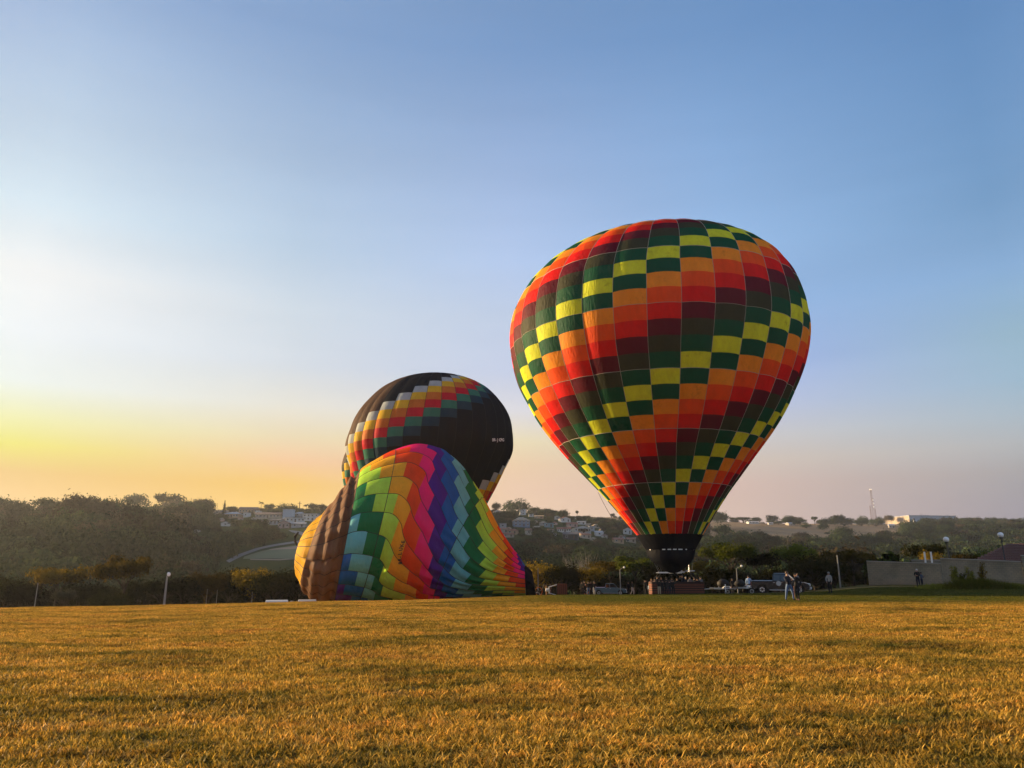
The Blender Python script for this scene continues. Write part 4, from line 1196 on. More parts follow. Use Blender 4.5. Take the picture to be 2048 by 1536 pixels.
# black heat-proof skirt, then the scoop cut in a curve at its lower edge
def skirt(root, c, r0, r1, z0, z1, dip, mat, D, tilt=0.0, n=32):
    th = np.linspace(0, 2*np.pi, n*3 + 1)
    rows = []
    for f in np.linspace(0, 1, 7):
        r = r0 + (r1 - r0) * f
        bot = z1 + dip * (1 - (1 - np.cos(th + math.pi/2)) / 2 * 1.0)
        z = z0 + (bot - z0) * f
        rr = r * (1 + 0.015 * np.abs(np.sin(th * n / 2)))
        rows.append(np.stack([c[0] + rr*np.cos(th), D + rr*np.sin(th), z], -1))
    return np.stack(rows, 1)
mx_ = 16.923
Psk = skirt(bigb, (mx_, 0), 3.46, 2.55, 5.62, 4.05, 0, 'black', DB)
link_mesh('skirt', grid_mesh('skirt', Psk, F['black']), bigb)
# scoop: hangs deepest on the side facing the camera, its lower edge a curve
th = np.linspace(math.radians(-205), math.radians(25), 61)
f = np.linspace(0, 1, 9)
rows = []
for k in f:
    w = np.clip(np.cos((th + math.pi/2) / (230/180) ), 0, 1) ** 0.45
    z = 4.03 - k * (2.35 * w + 0.02)
    r = 2.55 - (0.35 * k + 1.25 * k**3) * w + 0.03 * np.abs(np.sin(th * 16))
    rows.append(np.stack([mx_ + r*np.cos(th), DB + r*np.sin(th), z], -1))
link_mesh('scoop', grid_mesh('scoop', np.stack(rows, 1), F['black']), bigb)
# light through the gaps between skirt and scoop, put in as white strips
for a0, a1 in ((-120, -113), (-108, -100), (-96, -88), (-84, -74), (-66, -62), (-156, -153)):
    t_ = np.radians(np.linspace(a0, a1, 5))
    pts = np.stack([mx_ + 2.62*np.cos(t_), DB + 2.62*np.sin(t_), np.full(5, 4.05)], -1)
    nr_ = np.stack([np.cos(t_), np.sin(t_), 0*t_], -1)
    ribbon('gap_light_strip', pts, nr_, 0.10, M['white_paint'], bigb, 0.02)
# crown line hanging from the side of the envelope
mbk = MB()
p0 = unproj(1196, 985, DB - 1); p1 = unproj(1262, 1092, DB - 4); p2 = unproj(1296, 1165, DB - 3)
mbk.tube([p0, tuple((p0[k]*.75 + p1[k]*.25) - (0.25 if k == 2 else 0) for k in range(3)), tuple((p0[k] + p1[k])/2 - (0.35 if k == 2 else 0) for k in range(3)), p1, p2], 0.022, 5)
mbk.build('crown_line', M['tape_dark'], bigb)

# --- black balloon with the rainbow staircase
QK = [12.612, 19.936, 12.01, 2.246, 11.613, 10.559, 9.429, 8.224, 6.943, 5.588, -14.01, -13.415, -12.82, -12.214, -11.77]
DK = 115.0
blackb = empty('hot_air_balloon', (0, 0, 0), 0, 'black balloon with a staircase band of grey, gold, orange, red and green panels', 'hot air balloon')
S_blk, sk_end = standing(QK, DK, 3.594, 6, 32, 27, 0.0, 1.4, -6.8, 0.020, wr=0.10)
def col_blk(g, r):
    k = g if g < 16 else g - 32
    i = (int(math.floor(r - 7.0)) + k) % 16
    return (['silver', 'gold', 'rust', 'crimson', 'sea', 'navy'] + ['black'] * 10)[i] if not (i > 5 and k < -3) else 'brown'  # sunward black panels coloured brown: sun glowing through put into the colour
S_blk2 = lambda G, V, g0: S_blk(G, np.maximum(V - 0.0, 0.1), g0)
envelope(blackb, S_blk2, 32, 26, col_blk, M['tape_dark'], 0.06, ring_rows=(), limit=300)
Pk = skirt(blackb, (-14.0, 0), 6.35, 3.2, 6.0 - 2.0, -1.4, 0, 'black', DK)
link_mesh('skirt', grid_mesh('skirt', Pk, F['black']), blackb)

def text_on(txt, origin, right, up, size, mat, parent, name='registration_lettering', depth=0.03, bold=0.015):
    cu = bpy.data.curves.new(name, 'FONT'); cu.body = txt; cu.size = size; cu.extrude = depth/2; cu.offset = bold
    cu.space_character = 1.05
    o = bpy.data.objects.new(name, cu); COL.objects.link(o)
    bpy.context.view_layer.update()
    me = bpy.data.meshes.new_from_object(o.evaluated_get(bpy.context.evaluated_depsgraph_get()))
    bpy.data.objects.remove(o)
    right = Vector(right).normalized(); up = Vector(up).normalized(); nrm = right.cross(up).normalized(); up = nrm.cross(right)
    Mx = Matrix((right, up, nrm)).transposed().to_4x4(); Mx.translation = Vector(origin)
    me.transform(Mx); me.materials.clear(); me.materials.append(mat)
    return link_mesh(name, me, parent)

def surf_at(S, ng, g, r):
    A = S(np.array([g]), np.array([r]), int(g))[0]
    dg = S(np.array([g+.05]), np.array([r]), int(g))[0] - A
    dr = A - S(np.array([g]), np.array([r+.05]), int(g))[0]
    return Vector(A), Vector(dg).normalized(), Vector(dr).normalized()
# find the gore and row that the photograph shows under a pixel, on the side facing the camera
_GR = {}
def find_gr(S, ng, nr, px, py, front):
    if id(S) not in _GR:
        L = []
        for g in range(ng):
            G, V = np.meshgrid(g + np.array([.1, .3, .5, .7, .9]), np.arange(0, nr, 0.25), indexing='ij')
            P = S(G, V, g); x, y = proj(P[..., 0], P[..., 1], P[..., 2])
            L.append(np.stack([G, V, x, y, P[..., 1]], -1).reshape(-1, 5))
        _GR[id(S)] = np.vstack(L)
    A = _GR[id(S)]; A = A[A[:, 4] < front]
    b = A[np.argmin((A[:, 2] - px)**2 + (A[:, 3] - py)**2)]
    gi = int(b[0]); g0_, v0_ = b[0], b[1]
    for sg, sv in ((.12, .15), (.03, .04)):
        G, V = np.meshgrid(np.clip(g0_ + np.linspace(-sg, sg, 11), gi + .001, gi + .999), np.clip(v0_ + np.linspace(-sv, sv, 11), 0, nr), indexing='ij')
        P = S(G, V, gi); x, y = proj(P[..., 0], P[..., 1], P[..., 2])
        k = np.unravel_index(np.argmin((x - px)**2 + (y - py)**2), x.shape); g0_, v0_ = G[k], V[k]
    return g0_, v0_
def lettering(S, ng, nr, front, txt, px, py, size, mat, parent, along_g=True):
    g, r = find_gr(S, ng, nr, px, py, front)
    P, dg, dr = surf_at(S, ng, g, r)
    n = dg.cross(dr).normalized()
    if n.dot(Vector((0, 0, EYE)) - P) < 0: n = -n
    iu = Vector((0, -SP, CP)); ir = Vector((1, 0, 0))
    right, up = (ir, iu) if along_g else (iu, -ir)
    right = (right - n * n.dot(right)).normalized(); up = (up - n * n.dot(up)).normalized()
    return text_on(txt, P + n * 0.10, right, up, size, mat, parent)
for i, ch in enumerate('BR-JOPG'):
    lettering(S_blk2, 32, 26, DK, ch, 983.5 + i * 3.35, 882.5, 0.60, M['white_paint'], blackb)

# --- a fourth balloon, mostly hidden behind the black one
QH = [11.2, 22.5, 11.0, 2.2, 10.5, 9.5, 8.0, 6.0, 4.0, 2.4] + [gx(786, 160)] * 5
hidb = empty('hot_air_balloon', (0, 0, 0), 0, 'dark brown balloon mostly hidden behind the left edge of the black balloon', 'hot air balloon')
S_hid, _ = standing(QH, 160.0, 7.0, 6, 24, 24, 0.0, 36.0/24, 0.0, 0.045, wr=0.1)
def col_hid(g, r):
    k = g if g < 12 else g - 24
    i = (r + k) % 12
    return {5: 'bronze', 6: 'gold', 7: 'sea', 8: 'rust'}.get(i, 'brown')
envelope(hidb, lambda G, V, g0: S_hid(G, np.maximum(V, 0.1), g0), 24, 24, col_hid, M['tape_dark'], 0.08, limit=40)

# --- the rainbow balloon, half down on the grass: rings given by where their top and foot stand
#         row v,  top px, py,   foot px, py,  bow px, depth of the near bulge, depth of axis
_v = [-6.0, -5.2, -4.0, -2.0, 0.0, 1.0, 3.0, 4.5, 5.7, 7.3, 9.0, 10.7, 12.3, 14.0, 15.8, 18.0, 20.0, 22.0]
_tx = [598, 622, 653, 690, 720, 743, 790, 838, 876, 897, 928, 952, 968, 994, 1019, 1033, 1042, 1050]
_ty = [1092, 1050, 1020, 973, 941, 926, 902, 891, 898, 911, 942, 979, 1003, 1055, 1092, 1109, 1120, 1130]
_fx = [597, 594, 603, 634, 668, 682, 715, 740, 756, 798, 838, 858, 874, 892, 919, 962, 1006, 1052]
_fy = [1100, 1140, 1172, 1204, 1207, 1207, 1208, 1208, 1208, 1207, 1206, 1204, 1203, 1200, 1198, 1195, 1192, 1191]
_bw = [-1, -12, -9, -6, 0, 0, 8, -2, -12, -21, -22, -20, -15, -11, -6, -6, -5, -1]
_wd = [.15, 2.6, 4.6, 6.6, 7.8, 8.1, 8.4, 8.4, 8.3, 8.0, 7.5, 7.0, 6.5, 5.8, 5.0, 3.8, 2.9, 2.2]
_dc = [81.5, 81.5, 81.5, 82, 82.5, 82.5, 83, 83.3, 83.5, 83.5, 83.5, 83.5, 83.5, 83.5, 83.5, 83.5, 83.5, 83.5]
RK = np.array([_v, _tx, _ty, _fx, _fy, _bw, _wd, _dc], float).T
TW = ([-6, 0, 3.3, 5.4, 7, 9, 11, 14, 22], [0, 0, 7, 16, 25, 37, 46, 53, 58])      # the cloth has slid round toward the ground
NGR = 24
def ring_at(v):
    return [pchip(v, RK[:, 0], RK[:, c]) for c in range(1, 8)]
def S_rain(G, V, g0, raw=False):
    V = np.asarray(V, float) - 6.0
    tx, ty, fx, fy, bow, w, dc = ring_at(V.ravel())
    sh = V.shape
    tx, ty, fx, fy, bow, w, dc = [a.reshape(sh) for a in (tx, ty, fx, fy, bow, w, dc)]
    ang = np.radians(-12.4 + 15.0 * (G % NGR) - pchip(V.ravel(), *TW).reshape(sh))     # 0 faces the camera, 90 is the top
    fr = np.clip(G - g0, 0, 1)
    s_, c_ = np.sin(ang), np.cos(ang)
    puff = 0.024 * np.sin(np.pi * fr) ** 0.8
    puff = puff * (1 - 0.4 * np.clip((V - 10) / 8, 0, 1))
    # slack cloth: long creases running to the mouth, heavier folds by the crown
    slack = np.clip((V - 6) / 10, 0, 1) * np.clip((22 - V) / 4, 0, 1)
    crease = 0.026 * slack * np.sin(ang * 31 + V * 0.55) + 0.012 * slack * np.sin(ang * 43 - V * 0.8)
    crown = np.clip((-V) / 1.0, 0, 1) * np.clip((V + 6) / 1.5, 0, 1)
    crease = crease + 0.034 * crown * np.sin(V * 5.2 + ang * 1.7) + 0.020 * crown * np.sin(ang * 19 + V * 1.4) - 0.075 * np.exp(-((V + 0.45) / 0.38)**2)
    sag = 0.03 * np.sin(V * 0.8 + ang * 2.2) * np.clip((12 - np.abs(V - 12)) / 12, 0, 1)
    k = 1 + puff + crease
    mx, my = (tx + fx) / 2, (ty + fy) / 2
    hx, hy = (tx - fx) / 2, (ty - fy) / 2
    flat = np.where(s_ < 0, np.abs(s_) ** 0.85 * -1, s_)
    depth = dc - c_ * w * k * (1 + sag)
    px = mx + hx * flat * k + bow * c_
    py = my + hy * flat * k
    yc = (768 - py) / FPX; xc = (px - 1024) / FPX
    kk = depth / (CP - yc * SP)
    return np.stack([xc * kk, depth, EYE + (SP + yc * CP) * kk], -1)
rainb = empty('hot_air_balloon', (0, 0, 0), 0, 'rainbow striped balloon slumped on its side on the grass, half deflated', 'hot air balloon')
PR = ['teal', 'emerald', 'apple', 'amber', 'flame', 'pink', 'purple', 'royal']
def col_rain(g, r):
    v = r - 6; k = g if g < 12 else g - 24
    if v < -4: return 'yellow'
    if v < 0: return 'umber'
    return PR[int(math.floor((v + k) / 2.0)) % 8]
envelope(rainb, S_rain, NGR, 28, col_rain, M['tape_dark'], 0.07, ring_rows=(6, 9, 18), nu=7, nv=6, limit=300)
# black mouth skirt flaring off to the right
rows = []
th = np.linspace(0, 2*np.pi, 41)
for f_, (tx, ty, fx, fy, w) in zip(range(4), [(1048, 1129, 1052, 1191, 2.2), (1056, 1135, 1062, 1192, 2.5), (1064, 1143, 1068, 1193, 2.7), (1067, 1158, 1073, 1193, 2.4)]):
    s_, c_ = np.sin(th), np.cos(th)
    kx = 1 + 0.03 * np.sin(th * 9 + f_)
    px = (tx+fx)/2 + (tx-fx)/2*s_; py = (ty+fy)/2 + (ty-fy)/2*s_*kx
    dep = 83.5 - c_ * w * kx
    yc = (768 - py) / FPX; xc = (px - 1024) / FPX; kk = dep / (CP - yc*SP)
    rows.append(np.stack([xc*kk, dep, EYE + (SP + yc*CP)*kk], -1))
link_mesh('skirt', grid_mesh('skirt', np.stack(rows, 1), F['black']), rainb)
# the crown ring and its black pull line at the left tip
cr = MB(); c0 = Vector(unproj(602, 1082, 80.9))
cr.tube([c0 + Vector((-0.3, -0.2, 0.9)), c0 + Vector((-0.55, -0.4, 0.45)), c0 + Vector((-0.5, -0.5, 0)), c0 + Vector((-0.25, -0.5, -0.5))], [0.10, 0.16, 0.14, 0.06], 7)
cr.build('crown_ring', M['tape_dark'], rainb)
lett_mat = simple('black_letters', (0.01, 0.008, 0.008), 0.7)
for i, ch in enumerate('BR-LUKE'):
    fx_ = [803.5, 803.3, 803.2, 803.2, 804.5, 806.5, 809][i]; fy_ = [1128, 1121, 1114.5, 1109, 1101.5, 1093.5, 1086][i]
    lettering(S_rain, NGR, 28, 84, ch, fx_, fy_, 0.48, lett_mat, rainb, along_g=False)

# --- basket of the big balloon with its burner frame
bk = bigb
gz0 = gz(bx, DB)
BW, BD, BH = 5.4, 1.9, 1.15
core = MB().box((bx, DB, gz0 + 0.08), (BW + .06, BD + .06, 0.12)); base_ = core.build('basket_floor', M['wicker_dark'], bk)
for (cxx, cyy, sx, sy) in ((bx, DB - BD/2, BW, 0.08), (bx, DB + BD/2, BW, 0.08), (bx - BW/2, DB, 0.08, BD - .09), (bx + BW/2, DB, 0.08, BD - .09)):
    w = MB().box((cxx, cyy, gz0 + 0.14 + BH/2), (sx, sy, BH)).build('basket_wall', M['wicker'], bk)
    # proud rows of darker weave
    for k in range(5):
        MB().box((cxx, cyy, gz0 + 0.26 + k * 0.235), (sx + .05, sy + .05, 0.085)).build('strap', M['strap'], w)
rim = MB()
for (a, b_) in (((-1, -1), (1, -1)), ((1, -1), (1, 1)), ((1, 1), (-1, 1)), ((-1, 1), (-1, -1))):
    rim.tube([(bx + a[0]*BW/2, DB + a[1]*BD/2, gz0 + BH + .19), (bx + b_[0]*BW/2, DB + b_[1]*BD/2, gz0 + BH + .19)], 0.06, 6)
rim.build('rim', M['strap'], bk)
for k in range(4):
    MB().box((bx - BW/2 + BW*(k+1)/5, DB, gz0 + .14 + BH/2), (0.05, BD - .1, BH)).build('partition', M['wicker_dark'], bk)
FT = 4.15 + 0.0
fz = unproj(1350, 1146, DB)[2]
for sx in (-1, 1):
    for sy in (-1, 1):
        MB().tube([(bx + sx*BW/2*.88, DB + sy*BD/2, gz0 + BH + .2), (bx + sx*BW/2*.62, DB + sy*BD/2*.8, fz)], 0.04, 6).build('upright', M['strap'], bk)
fr_ = MB()
zl, zr = fz + 0.02, fz + 0.22
Lx, Rx = bx - 1.9, bx + 1.85
fr_.box((bx - 1.45, DB - .7, zl + .02), (1.0, 0.35, 0.13), 0.0)
fr_.box((bx - .35, DB - .72, zl), (1.3, 0.10, 0.07)); fr_.box((bx + .5, DB - .72, zl + .04), (0.6, 0.1, 0.06))
fr_.tube([(bx + .8, DB - .72, zl + .06), (bx + 1.0, DB - .72, zr)], 0.035, 6)
fr_.box((bx + 1.4, DB - .72, zr), (0.85, 0.10, 0.07))
fr_.tube([(Lx, DB - .7, zl), (Lx, DB + .7, zl)], 0.04, 6); fr_.tube([(Rx, DB - .7, zr), (Rx, DB + .7, zr)], 0.04, 6); fr_.tube([(Lx, DB + .7, zl), (Rx, DB + .7, zr)], 0.04, 6)
fr_.build('burner_frame', M['steel'], bk)
for k in range(4):
    x_ = bx - 0.45 + (k % 2) * 0.9; y_ = DB - .25 + (k // 2) * .5
    bn = MB().tube([(x_, y_, fz - .05), (x_, y_, fz + .18), (x_, y_, fz + .42)], [0.17, 0.2, 0.22], 12).build('burner', M['steel'], bk)
    MB().tube([(x_, y_, fz + .10), (x_, y_, fz + .16)], 0.24, 12).build('coil', M['galv'], bn)
# suspension wires from the frame up to the mouth
for k in range(12):
    a = 2*math.pi*k/12
    sx = bx + 1.75*math.cos(a)*1.0; sy = DB + .7*math.sin(a)
    MB().tube([(sx, sy, fz + .1), (mx_ + 2.5*math.cos(a), DB + 2.5*math.sin(a), 4.1)], 0.012, 4).build('wire', M['steel'], bk)

# ------------------------------------------------------------------ buildings
WALLC = dict(white=(0.50, 0.50, 0.48), cream=(0.36, 0.31, 0.25), beige=(0.38, 0.31, 0.24), blue=(0.13, 0.18, 0.25), grey=(0.30, 0.30, 0.31),
             tan=(0.40, 0.27, 0.17), pinkish=(0.42, 0.28, 0.24), teal=(0.16, 0.24, 0.25), dark=(0.05, 0.05, 0.055), paleblue=(0.30, 0.37, 0.44))
ROOFC = dict(red=(0.28, 0.105, 0.065), terracotta=(0.34, 0.17, 0.11), tan=(0.36, 0.28, 0.20), grey=(0.26, 0.26, 0.27), dark=(0.065, 0.065, 0.075), white=(0.42, 0.43, 0.45), brown=(0.17, 0.10, 0.08))
WM = {k: simple('render_' + k, v, 0.9, var=0.10, scale=0.7) for k, v in WALLC.items()}
def roof_mat(name, col):
    m, n, l, b = new_mat('roof_' + name)
    tc = n.new('ShaderNodeTexCoord'); w = n.new('ShaderNodeTexWave'); w.inputs['Scale'].default_value = 1.6; w.inputs['Distortion'].default_value = 1.0
    no = n.new('ShaderNodeTexNoise'); no.inputs['Scale'].default_value = 0.9; no.inputs['Detail'].default_value = 8
    l.new(tc.outputs['Object'], w.inputs['Vector']); l.new(tc.outputs['Object'], no.inputs['Vector'])
    r = ramp(n, [(0.3, tuple(c*.65 for c in col)), (0.7, tuple(min(1, c*1.25) for c in col))]); l.new(no.outputs['Fac'], r.inputs['Fac'])
    bp = n.new('ShaderNodeBump'); bp.inputs['Strength'].default_value = 0.6; bp.inputs['Distance'].default_value = 0.1
    l.new(w.outputs['Fac'], bp.inputs['Height']); l.new(bp.outputs[0], b.inputs['Normal'])
    l.new(r.outputs[0], b.inputs['Base Color']); b.inputs['Roughness'].default_value = 0.9
    return m
RM = {k: roof_mat(k, v) for k, v in ROOFC.items()}
M['frame'] = simple('window_frame', (0.5, 0.5, 0.48), 0.6)
M['doorwood'] = simple('door_wood', (0.10, 0.06, 0.04), 0.7)

def house(px, base, wpx, hpx, wall, roof, style, label, Y=None, rz=0.15, d=None, cols=None, floors=1, name='house', cat='house', group=None, dpx=None):
    """style: gable (ridge across), front (gable faces us), hip, flat, mono; sizes are the photograph's own"""
    if Y is None: x, Y, z = on_ground(px, base)
    else: x = gx(px, Y); z = gz(x, Y)
    s = Y / 1547.0
    W = wpx * s; Ht = hpx * s; D = d or max(5.0, min(9.0, W * .8))
    o = empty(name, (x, Y, z), rz, label, cat, group)
    rh = 0 if style == 'flat' else min(Ht * .36, W * .22)
    wh = Ht - rh
    MB().box((0, 0, wh/2 - 1.2), (W*.92, D*.92, wh + 2.4)).build('wall', WM[wall], o)
    e = 0.45; a, b = W/2 + (0 if style != 'flat' else .0), D/2 + .2
    R = MB(); z0 = wh
    if style == 'gable':
        R.add([(-a, -b, z0-.1), (a, -b, z0-.1), (a, b, z0-.1), (-a, b, z0-.1), (-a, 0, z0+rh), (a, 0, z0+rh), (-a, -b, z0-.28), (a, -b, z0-.28), (a, b, z0-.28), (-a, b, z0-.28)],
              [(0, 1, 5, 4), (2, 3, 4, 5), (0, 4, 3), (1, 2, 5), (6, 7, 1, 0), (7, 8, 2, 1), (8, 9, 3, 2), (9, 6, 0, 3), (9, 8, 7, 6)])
    elif style == 'front':
        R.add([(-a, -b, z0-.1), (a, -b, z0-.1), (a, b, z0-.1), (-a, b, z0-.1), (0, -b, z0+rh), (0, b, z0+rh), (-a, -b, z0-.25), (a, -b, z0-.25), (a, b, z0-.25), (-a, b, z0-.25), (0, -b, z0+rh-.2), (0, b, z0+rh-.2)],
              [(0, 4, 5, 3), (1, 2, 5, 4), (6, 9, 11, 10), (7, 10, 11, 8), (0, 6, 10, 4), (1, 4, 10, 7), (3, 5, 11, 9), (2, 8, 11, 5), (0, 3, 9, 6), (1, 7, 8, 2)])
        k = b - .25
        MB().prism([(-a*.9, z0-.3), (a*.9, z0-.3), (0, z0+rh-.25)], -k, k).build('gable', WM[wall], o)
    elif style == 'hip':
        h2 = min(a*.75, b)
        R.add([(-a, -b, z0), (a, -b, z0), (a, b, z0), (-a, b, z0), (-(a-h2), 0, z0+rh), (a-h2, 0, z0+rh), (-a, -b, z0-.2), (a, -b, z0-.2), (a, b, z0-.2), (-a, b, z0-.2)],
              [(0, 1, 5, 4), (2, 3, 4, 5), (0, 4, 3), (1, 2, 5), (6, 7, 1, 0), (7, 8, 2, 1), (8, 9, 3, 2), (9, 6, 0, 3), (9, 8, 7, 6)])
    elif style == 'mono':
        R.add([(-a, -b, z0-.1), (a, -b, z0-.1), (a, b, z0+rh), (-a, b, z0+rh), (-a, -b, z0-.3), (a, -b, z0-.3), (a, b, z0+rh-.2), (-a, b, z0+rh-.2)],
              [(0, 1, 2, 3), (7, 6, 5, 4), (0, 4, 5, 1), (1, 5, 6, 2), (2, 6, 7, 3), (3, 7, 4, 0)])
        MB().box((0, b*.5 - .3, z0 + rh*.3), (W*.9, b - .8, rh*.75)).build('upper_wall', WM[wall], o)
    else:
        R.box((0, 0, z0 + .12), (W, D, .26))
    R.build('roof', RM[roof], o)
    n = cols if cols is not None else max(1, int(W / 3.4))
    for fl in range(floors):
        zz = wh * (fl + .55) / floors
        for i in range(n):
            xx = -W*.46 + W*.92*(i + .5)/n
            ww = min(1.2, W/n*.45); hh = min(1.2, wh/floors*.45)
            if fl == 0 and i == n // 2 and n > 1:
                MB().box((xx, -D*.46 - .03, wh/floors*.36), (1.0, .1, wh/floors*.72)).build('door', M['doorwood'], o)
                continue
            f = MB().box((xx, -D*.46 - .02, zz), (ww + .25, .1, hh + .25)).build('window', M['frame'], o)
            MB().box((xx, -D*.46 - .06, zz), (ww, .06, hh)).build('pane', M['glass'], f)
    return o

for i, (px, base, w, h, wa, ro, st, lab, kw) in enumerate(TOWN):
    kw = dict(kw); kw.setdefault('rz', [0.12, -0.18, 0.3, 0.05, -0.08][i % 5])
    house(px, base, w, h, wa, ro, st, lab, **kw)

extra = [(1002, 1047, 10, 6), (1018, 1060, 9, 5), (1070, 1047, 11, 6), (1073, 1059, 12, 7), (1101, 1064, 12, 6), (1110, 1050, 9, 6), (1149, 1037, 9, 5), (1176, 1052, 9, 5), (1205, 1064, 11, 6), (1210, 1076, 13, 7),
         (1218, 1062, 9, 5), (1226, 1072, 10, 6), (1105, 1073, 14, 6), (1187, 1081, 14, 6), (1154, 1062, 8, 5), (1244, 1077, 11, 6), (481, 1041, 11, 6), (522, 1046, 14, 6), (474, 1026, 9, 5), (556, 1025, 12, 6), (605, 1028, 12, 6), (424, 1030, 10, 5), (508, 1040, 9, 5)]
for i, (px, base, w, h) in enumerate(extra):
    house(px, base, w, h, ['white', 'cream', 'beige', 'white', 'grey', 'pinkish'][i % 6], ['red', 'terracotta', 'grey', 'tan', 'brown'][i % 5], ['gable', 'hip', 'front', 'mono'][i % 4],
          'small house tucked among the trees between the larger houses on the hillside', rz=[.3, -.25, .1, -.4][i % 4], group='small houses filling the hillside settlements')

# the long warehouse on the far ridge: short side toward the sun
Yw = 1200.0; xw = unproj(1840, 1045, Yw)[0]; zw = unproj(1840, 1052, Yw)[2]
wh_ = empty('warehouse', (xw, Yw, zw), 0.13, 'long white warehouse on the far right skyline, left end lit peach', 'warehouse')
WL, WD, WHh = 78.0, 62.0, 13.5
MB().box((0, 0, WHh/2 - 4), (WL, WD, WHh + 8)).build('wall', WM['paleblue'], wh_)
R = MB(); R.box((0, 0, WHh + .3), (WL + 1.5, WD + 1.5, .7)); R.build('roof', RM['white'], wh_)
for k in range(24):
    MB().box((-WL/2 + WL*(k + .5)/24, -WD/2 - .08, WHh*.52), (WL/24 - .35, .12, WHh*.92)).build('cladding_panel', WM['paleblue'], wh_)  # pale blue on the shaded long face, its shade put into the colour
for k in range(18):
    MB().box((-WL/2 - .08, -WD/2 + WD*(k + .5)/18, WHh*.52), (.12, WD/18 - .35, WHh*.92)).build('cladding_panel', WM['beige'], wh_)  # beige on the sunlit end, the warm sunlight put into the colour
for k in range(3):
    MB().box((-WL/2 + 14 + 24*k, -WD/2 - .22, 2.4), (6, .12, 5)).build('door', WM['grey'], wh_)
tk = empty('water_tower', (unproj(1829, 1050, 1120)[0], 1120, on_ground(1829, 1054)[2]), 0, 'dark standing water tower in front of the warehouse', 'water tower')
zt = unproj(1829, 1040, 1120)[2] - tk.location.z
MB().tube([(0, 0, -2), (0, 0, max(zt, 6))], 1.1, 10).build('shaft', WM['grey'], tk)
MB().tube([(0, 0, max(zt, 6)), (0, 0, max(zt, 6) + 2.2)], 1.3, 10).build('tank', WM['dark'], tk)

# radio masts
def mast(px, top, base, label, w=1.6, cap=True):
    x, Y, z = on_ground(px, 1046); Y = 1230.0; x = unproj(px, 1030, Y)[0]; z = gz(x, Y)
    zt = unproj(px, top, Y)[2] - z
    o = empty('radio_mast', (x, Y, z), 0.3, label, 'radio mast')
    for sx in (-1, 1):
        for sy in (-1, 1):
            MB().tube([(sx*w, sy*w, -1), (sx*w*.5, sy*w*.5, zt)], .15, 5).build('leg', M['mast'], o)
    br = MB(); n = int(zt / 3)
    for i in range(n):
        a, b = i/n, (i+1)/n; wa, wb = w*(1-.5*a), w*(1-.5*b)
        for (p, q) in (((-1, -1), (1, -1)), ((1, -1), (1, 1)), ((1, 1), (-1, 1)), ((-1, 1), (-1, -1))):
            br.tube([(p[0]*wa, p[1]*wa, zt*a), (q[0]*wb, q[1]*wb, zt*b)], .05, 4)
            br.tube([(p[0]*wb, p[1]*wb, zt*b), (q[0]*wb, q[1]*wb, zt*b)], .05, 4)
    br.build('bracing', M['mast'], o)
    if cap:
        MB().box((0, 0, zt + .3), (4.6, 2.5, .4)).build('platform', M['mast'], o)
        for k, (dx, dz) in enumerate(((1.4, .72), (1.5, .62), (1.5, .52))):
            MB().tube([(dx, -1.2, zt*dz), (dx, -1.9, zt*dz)], 1.1, 10).build('dish', M['white_paint'], o)
        for dx in (-2, -.7, .7, 2):
            MB().box((dx, 0, zt + 1.4), (.3, .3, 2)).build('antenna', M['white_paint'], o)
    return o
M['mast'] = simple('mast_red_white', (0.20, 0.15, 0.15), 0.7)
mast(1747, 981, 1044, 'tall lattice radio mast with dishes on the right skyline')
mast(1742, 1011, 1044, 'short thin lattice mast left of the tall one', 1.0, False)
mast(1751.5, 1018, 1044, 'thin lattice mast right of and behind the tall one', .9, False)

# road, lawn and bare earth on the opposite slope, laid as sheets just above the ground
def draped(name, poly_l, poly_r, mat, lift, seg=10, across=6, smooth_z=True):
    """a strip between two polylines given as (px, py) on the slope"""
    L = [on_ground(*p) for p in poly_l]; Rr = [on_ground(*p) for p in poly_r]
    def res(P, n):
        P = np.array(P)[:, :2]; t = np.linspace(0, len(P)-1, n)
        return np.stack([np.interp(t, np.arange(len(P)), P[:, k]) for k in (0, 1)], 1)
    n = seg * (len(L) - 1) + 1
    A, B = res(L, n), res(Rr, n)
    V = []
    for i in range(n):
        for j in range(across + 1):
            q = A[i] + (B[i] - A[i]) * j / across
            V.append((q[0], q[1], gz(q[0], q[1]) + lift))
    k = across + 1
    a = (np.arange(n-1)[:, None]*k + np.arange(across)[None]).ravel()
    return tag(link_mesh(name, raw_mesh(name, np.array(V), np.stack([a, a+1, a+k+1, a+k], 1), mat, smooth=True)), kind='structure')
M['lawn'] = simple('pale_lawn', (0.135, 0.135, 0.062), 1.0, var=0.2, scale=0.05, coord='Object')
draped('road', [(452, 1123), (476, 1111), (512, 1098), (562, 1088), (640, 1076)], [(458, 1128), (486, 1113), (520, 1101), (566, 1092), (640, 1082)], M['asphalt'], 0.30)
draped('road', [(576, 1061), (600, 1064), (625, 1074)], [(583, 1066), (598, 1070), (620, 1081)], M['asphalt'], 0.30)
draped('lawn', [(488, 1115), (524, 1103), (570, 1095), (640, 1088)], [(486, 1119), (524, 1119), (572, 1119), (640, 1120)], M['lawn'], 0.22)
draped('dirt', [(540, 1101), (580, 1096), (640, 1090)], [(536, 1103), (580, 1101), (640, 1100)], M['dirt'], 0.34)
draped('path', [(500, 1121), (560, 1121.5), (640, 1122)], [(500, 1122.3), (560, 1122.8), (640, 1123.3)], M['dirt'], 0.28)

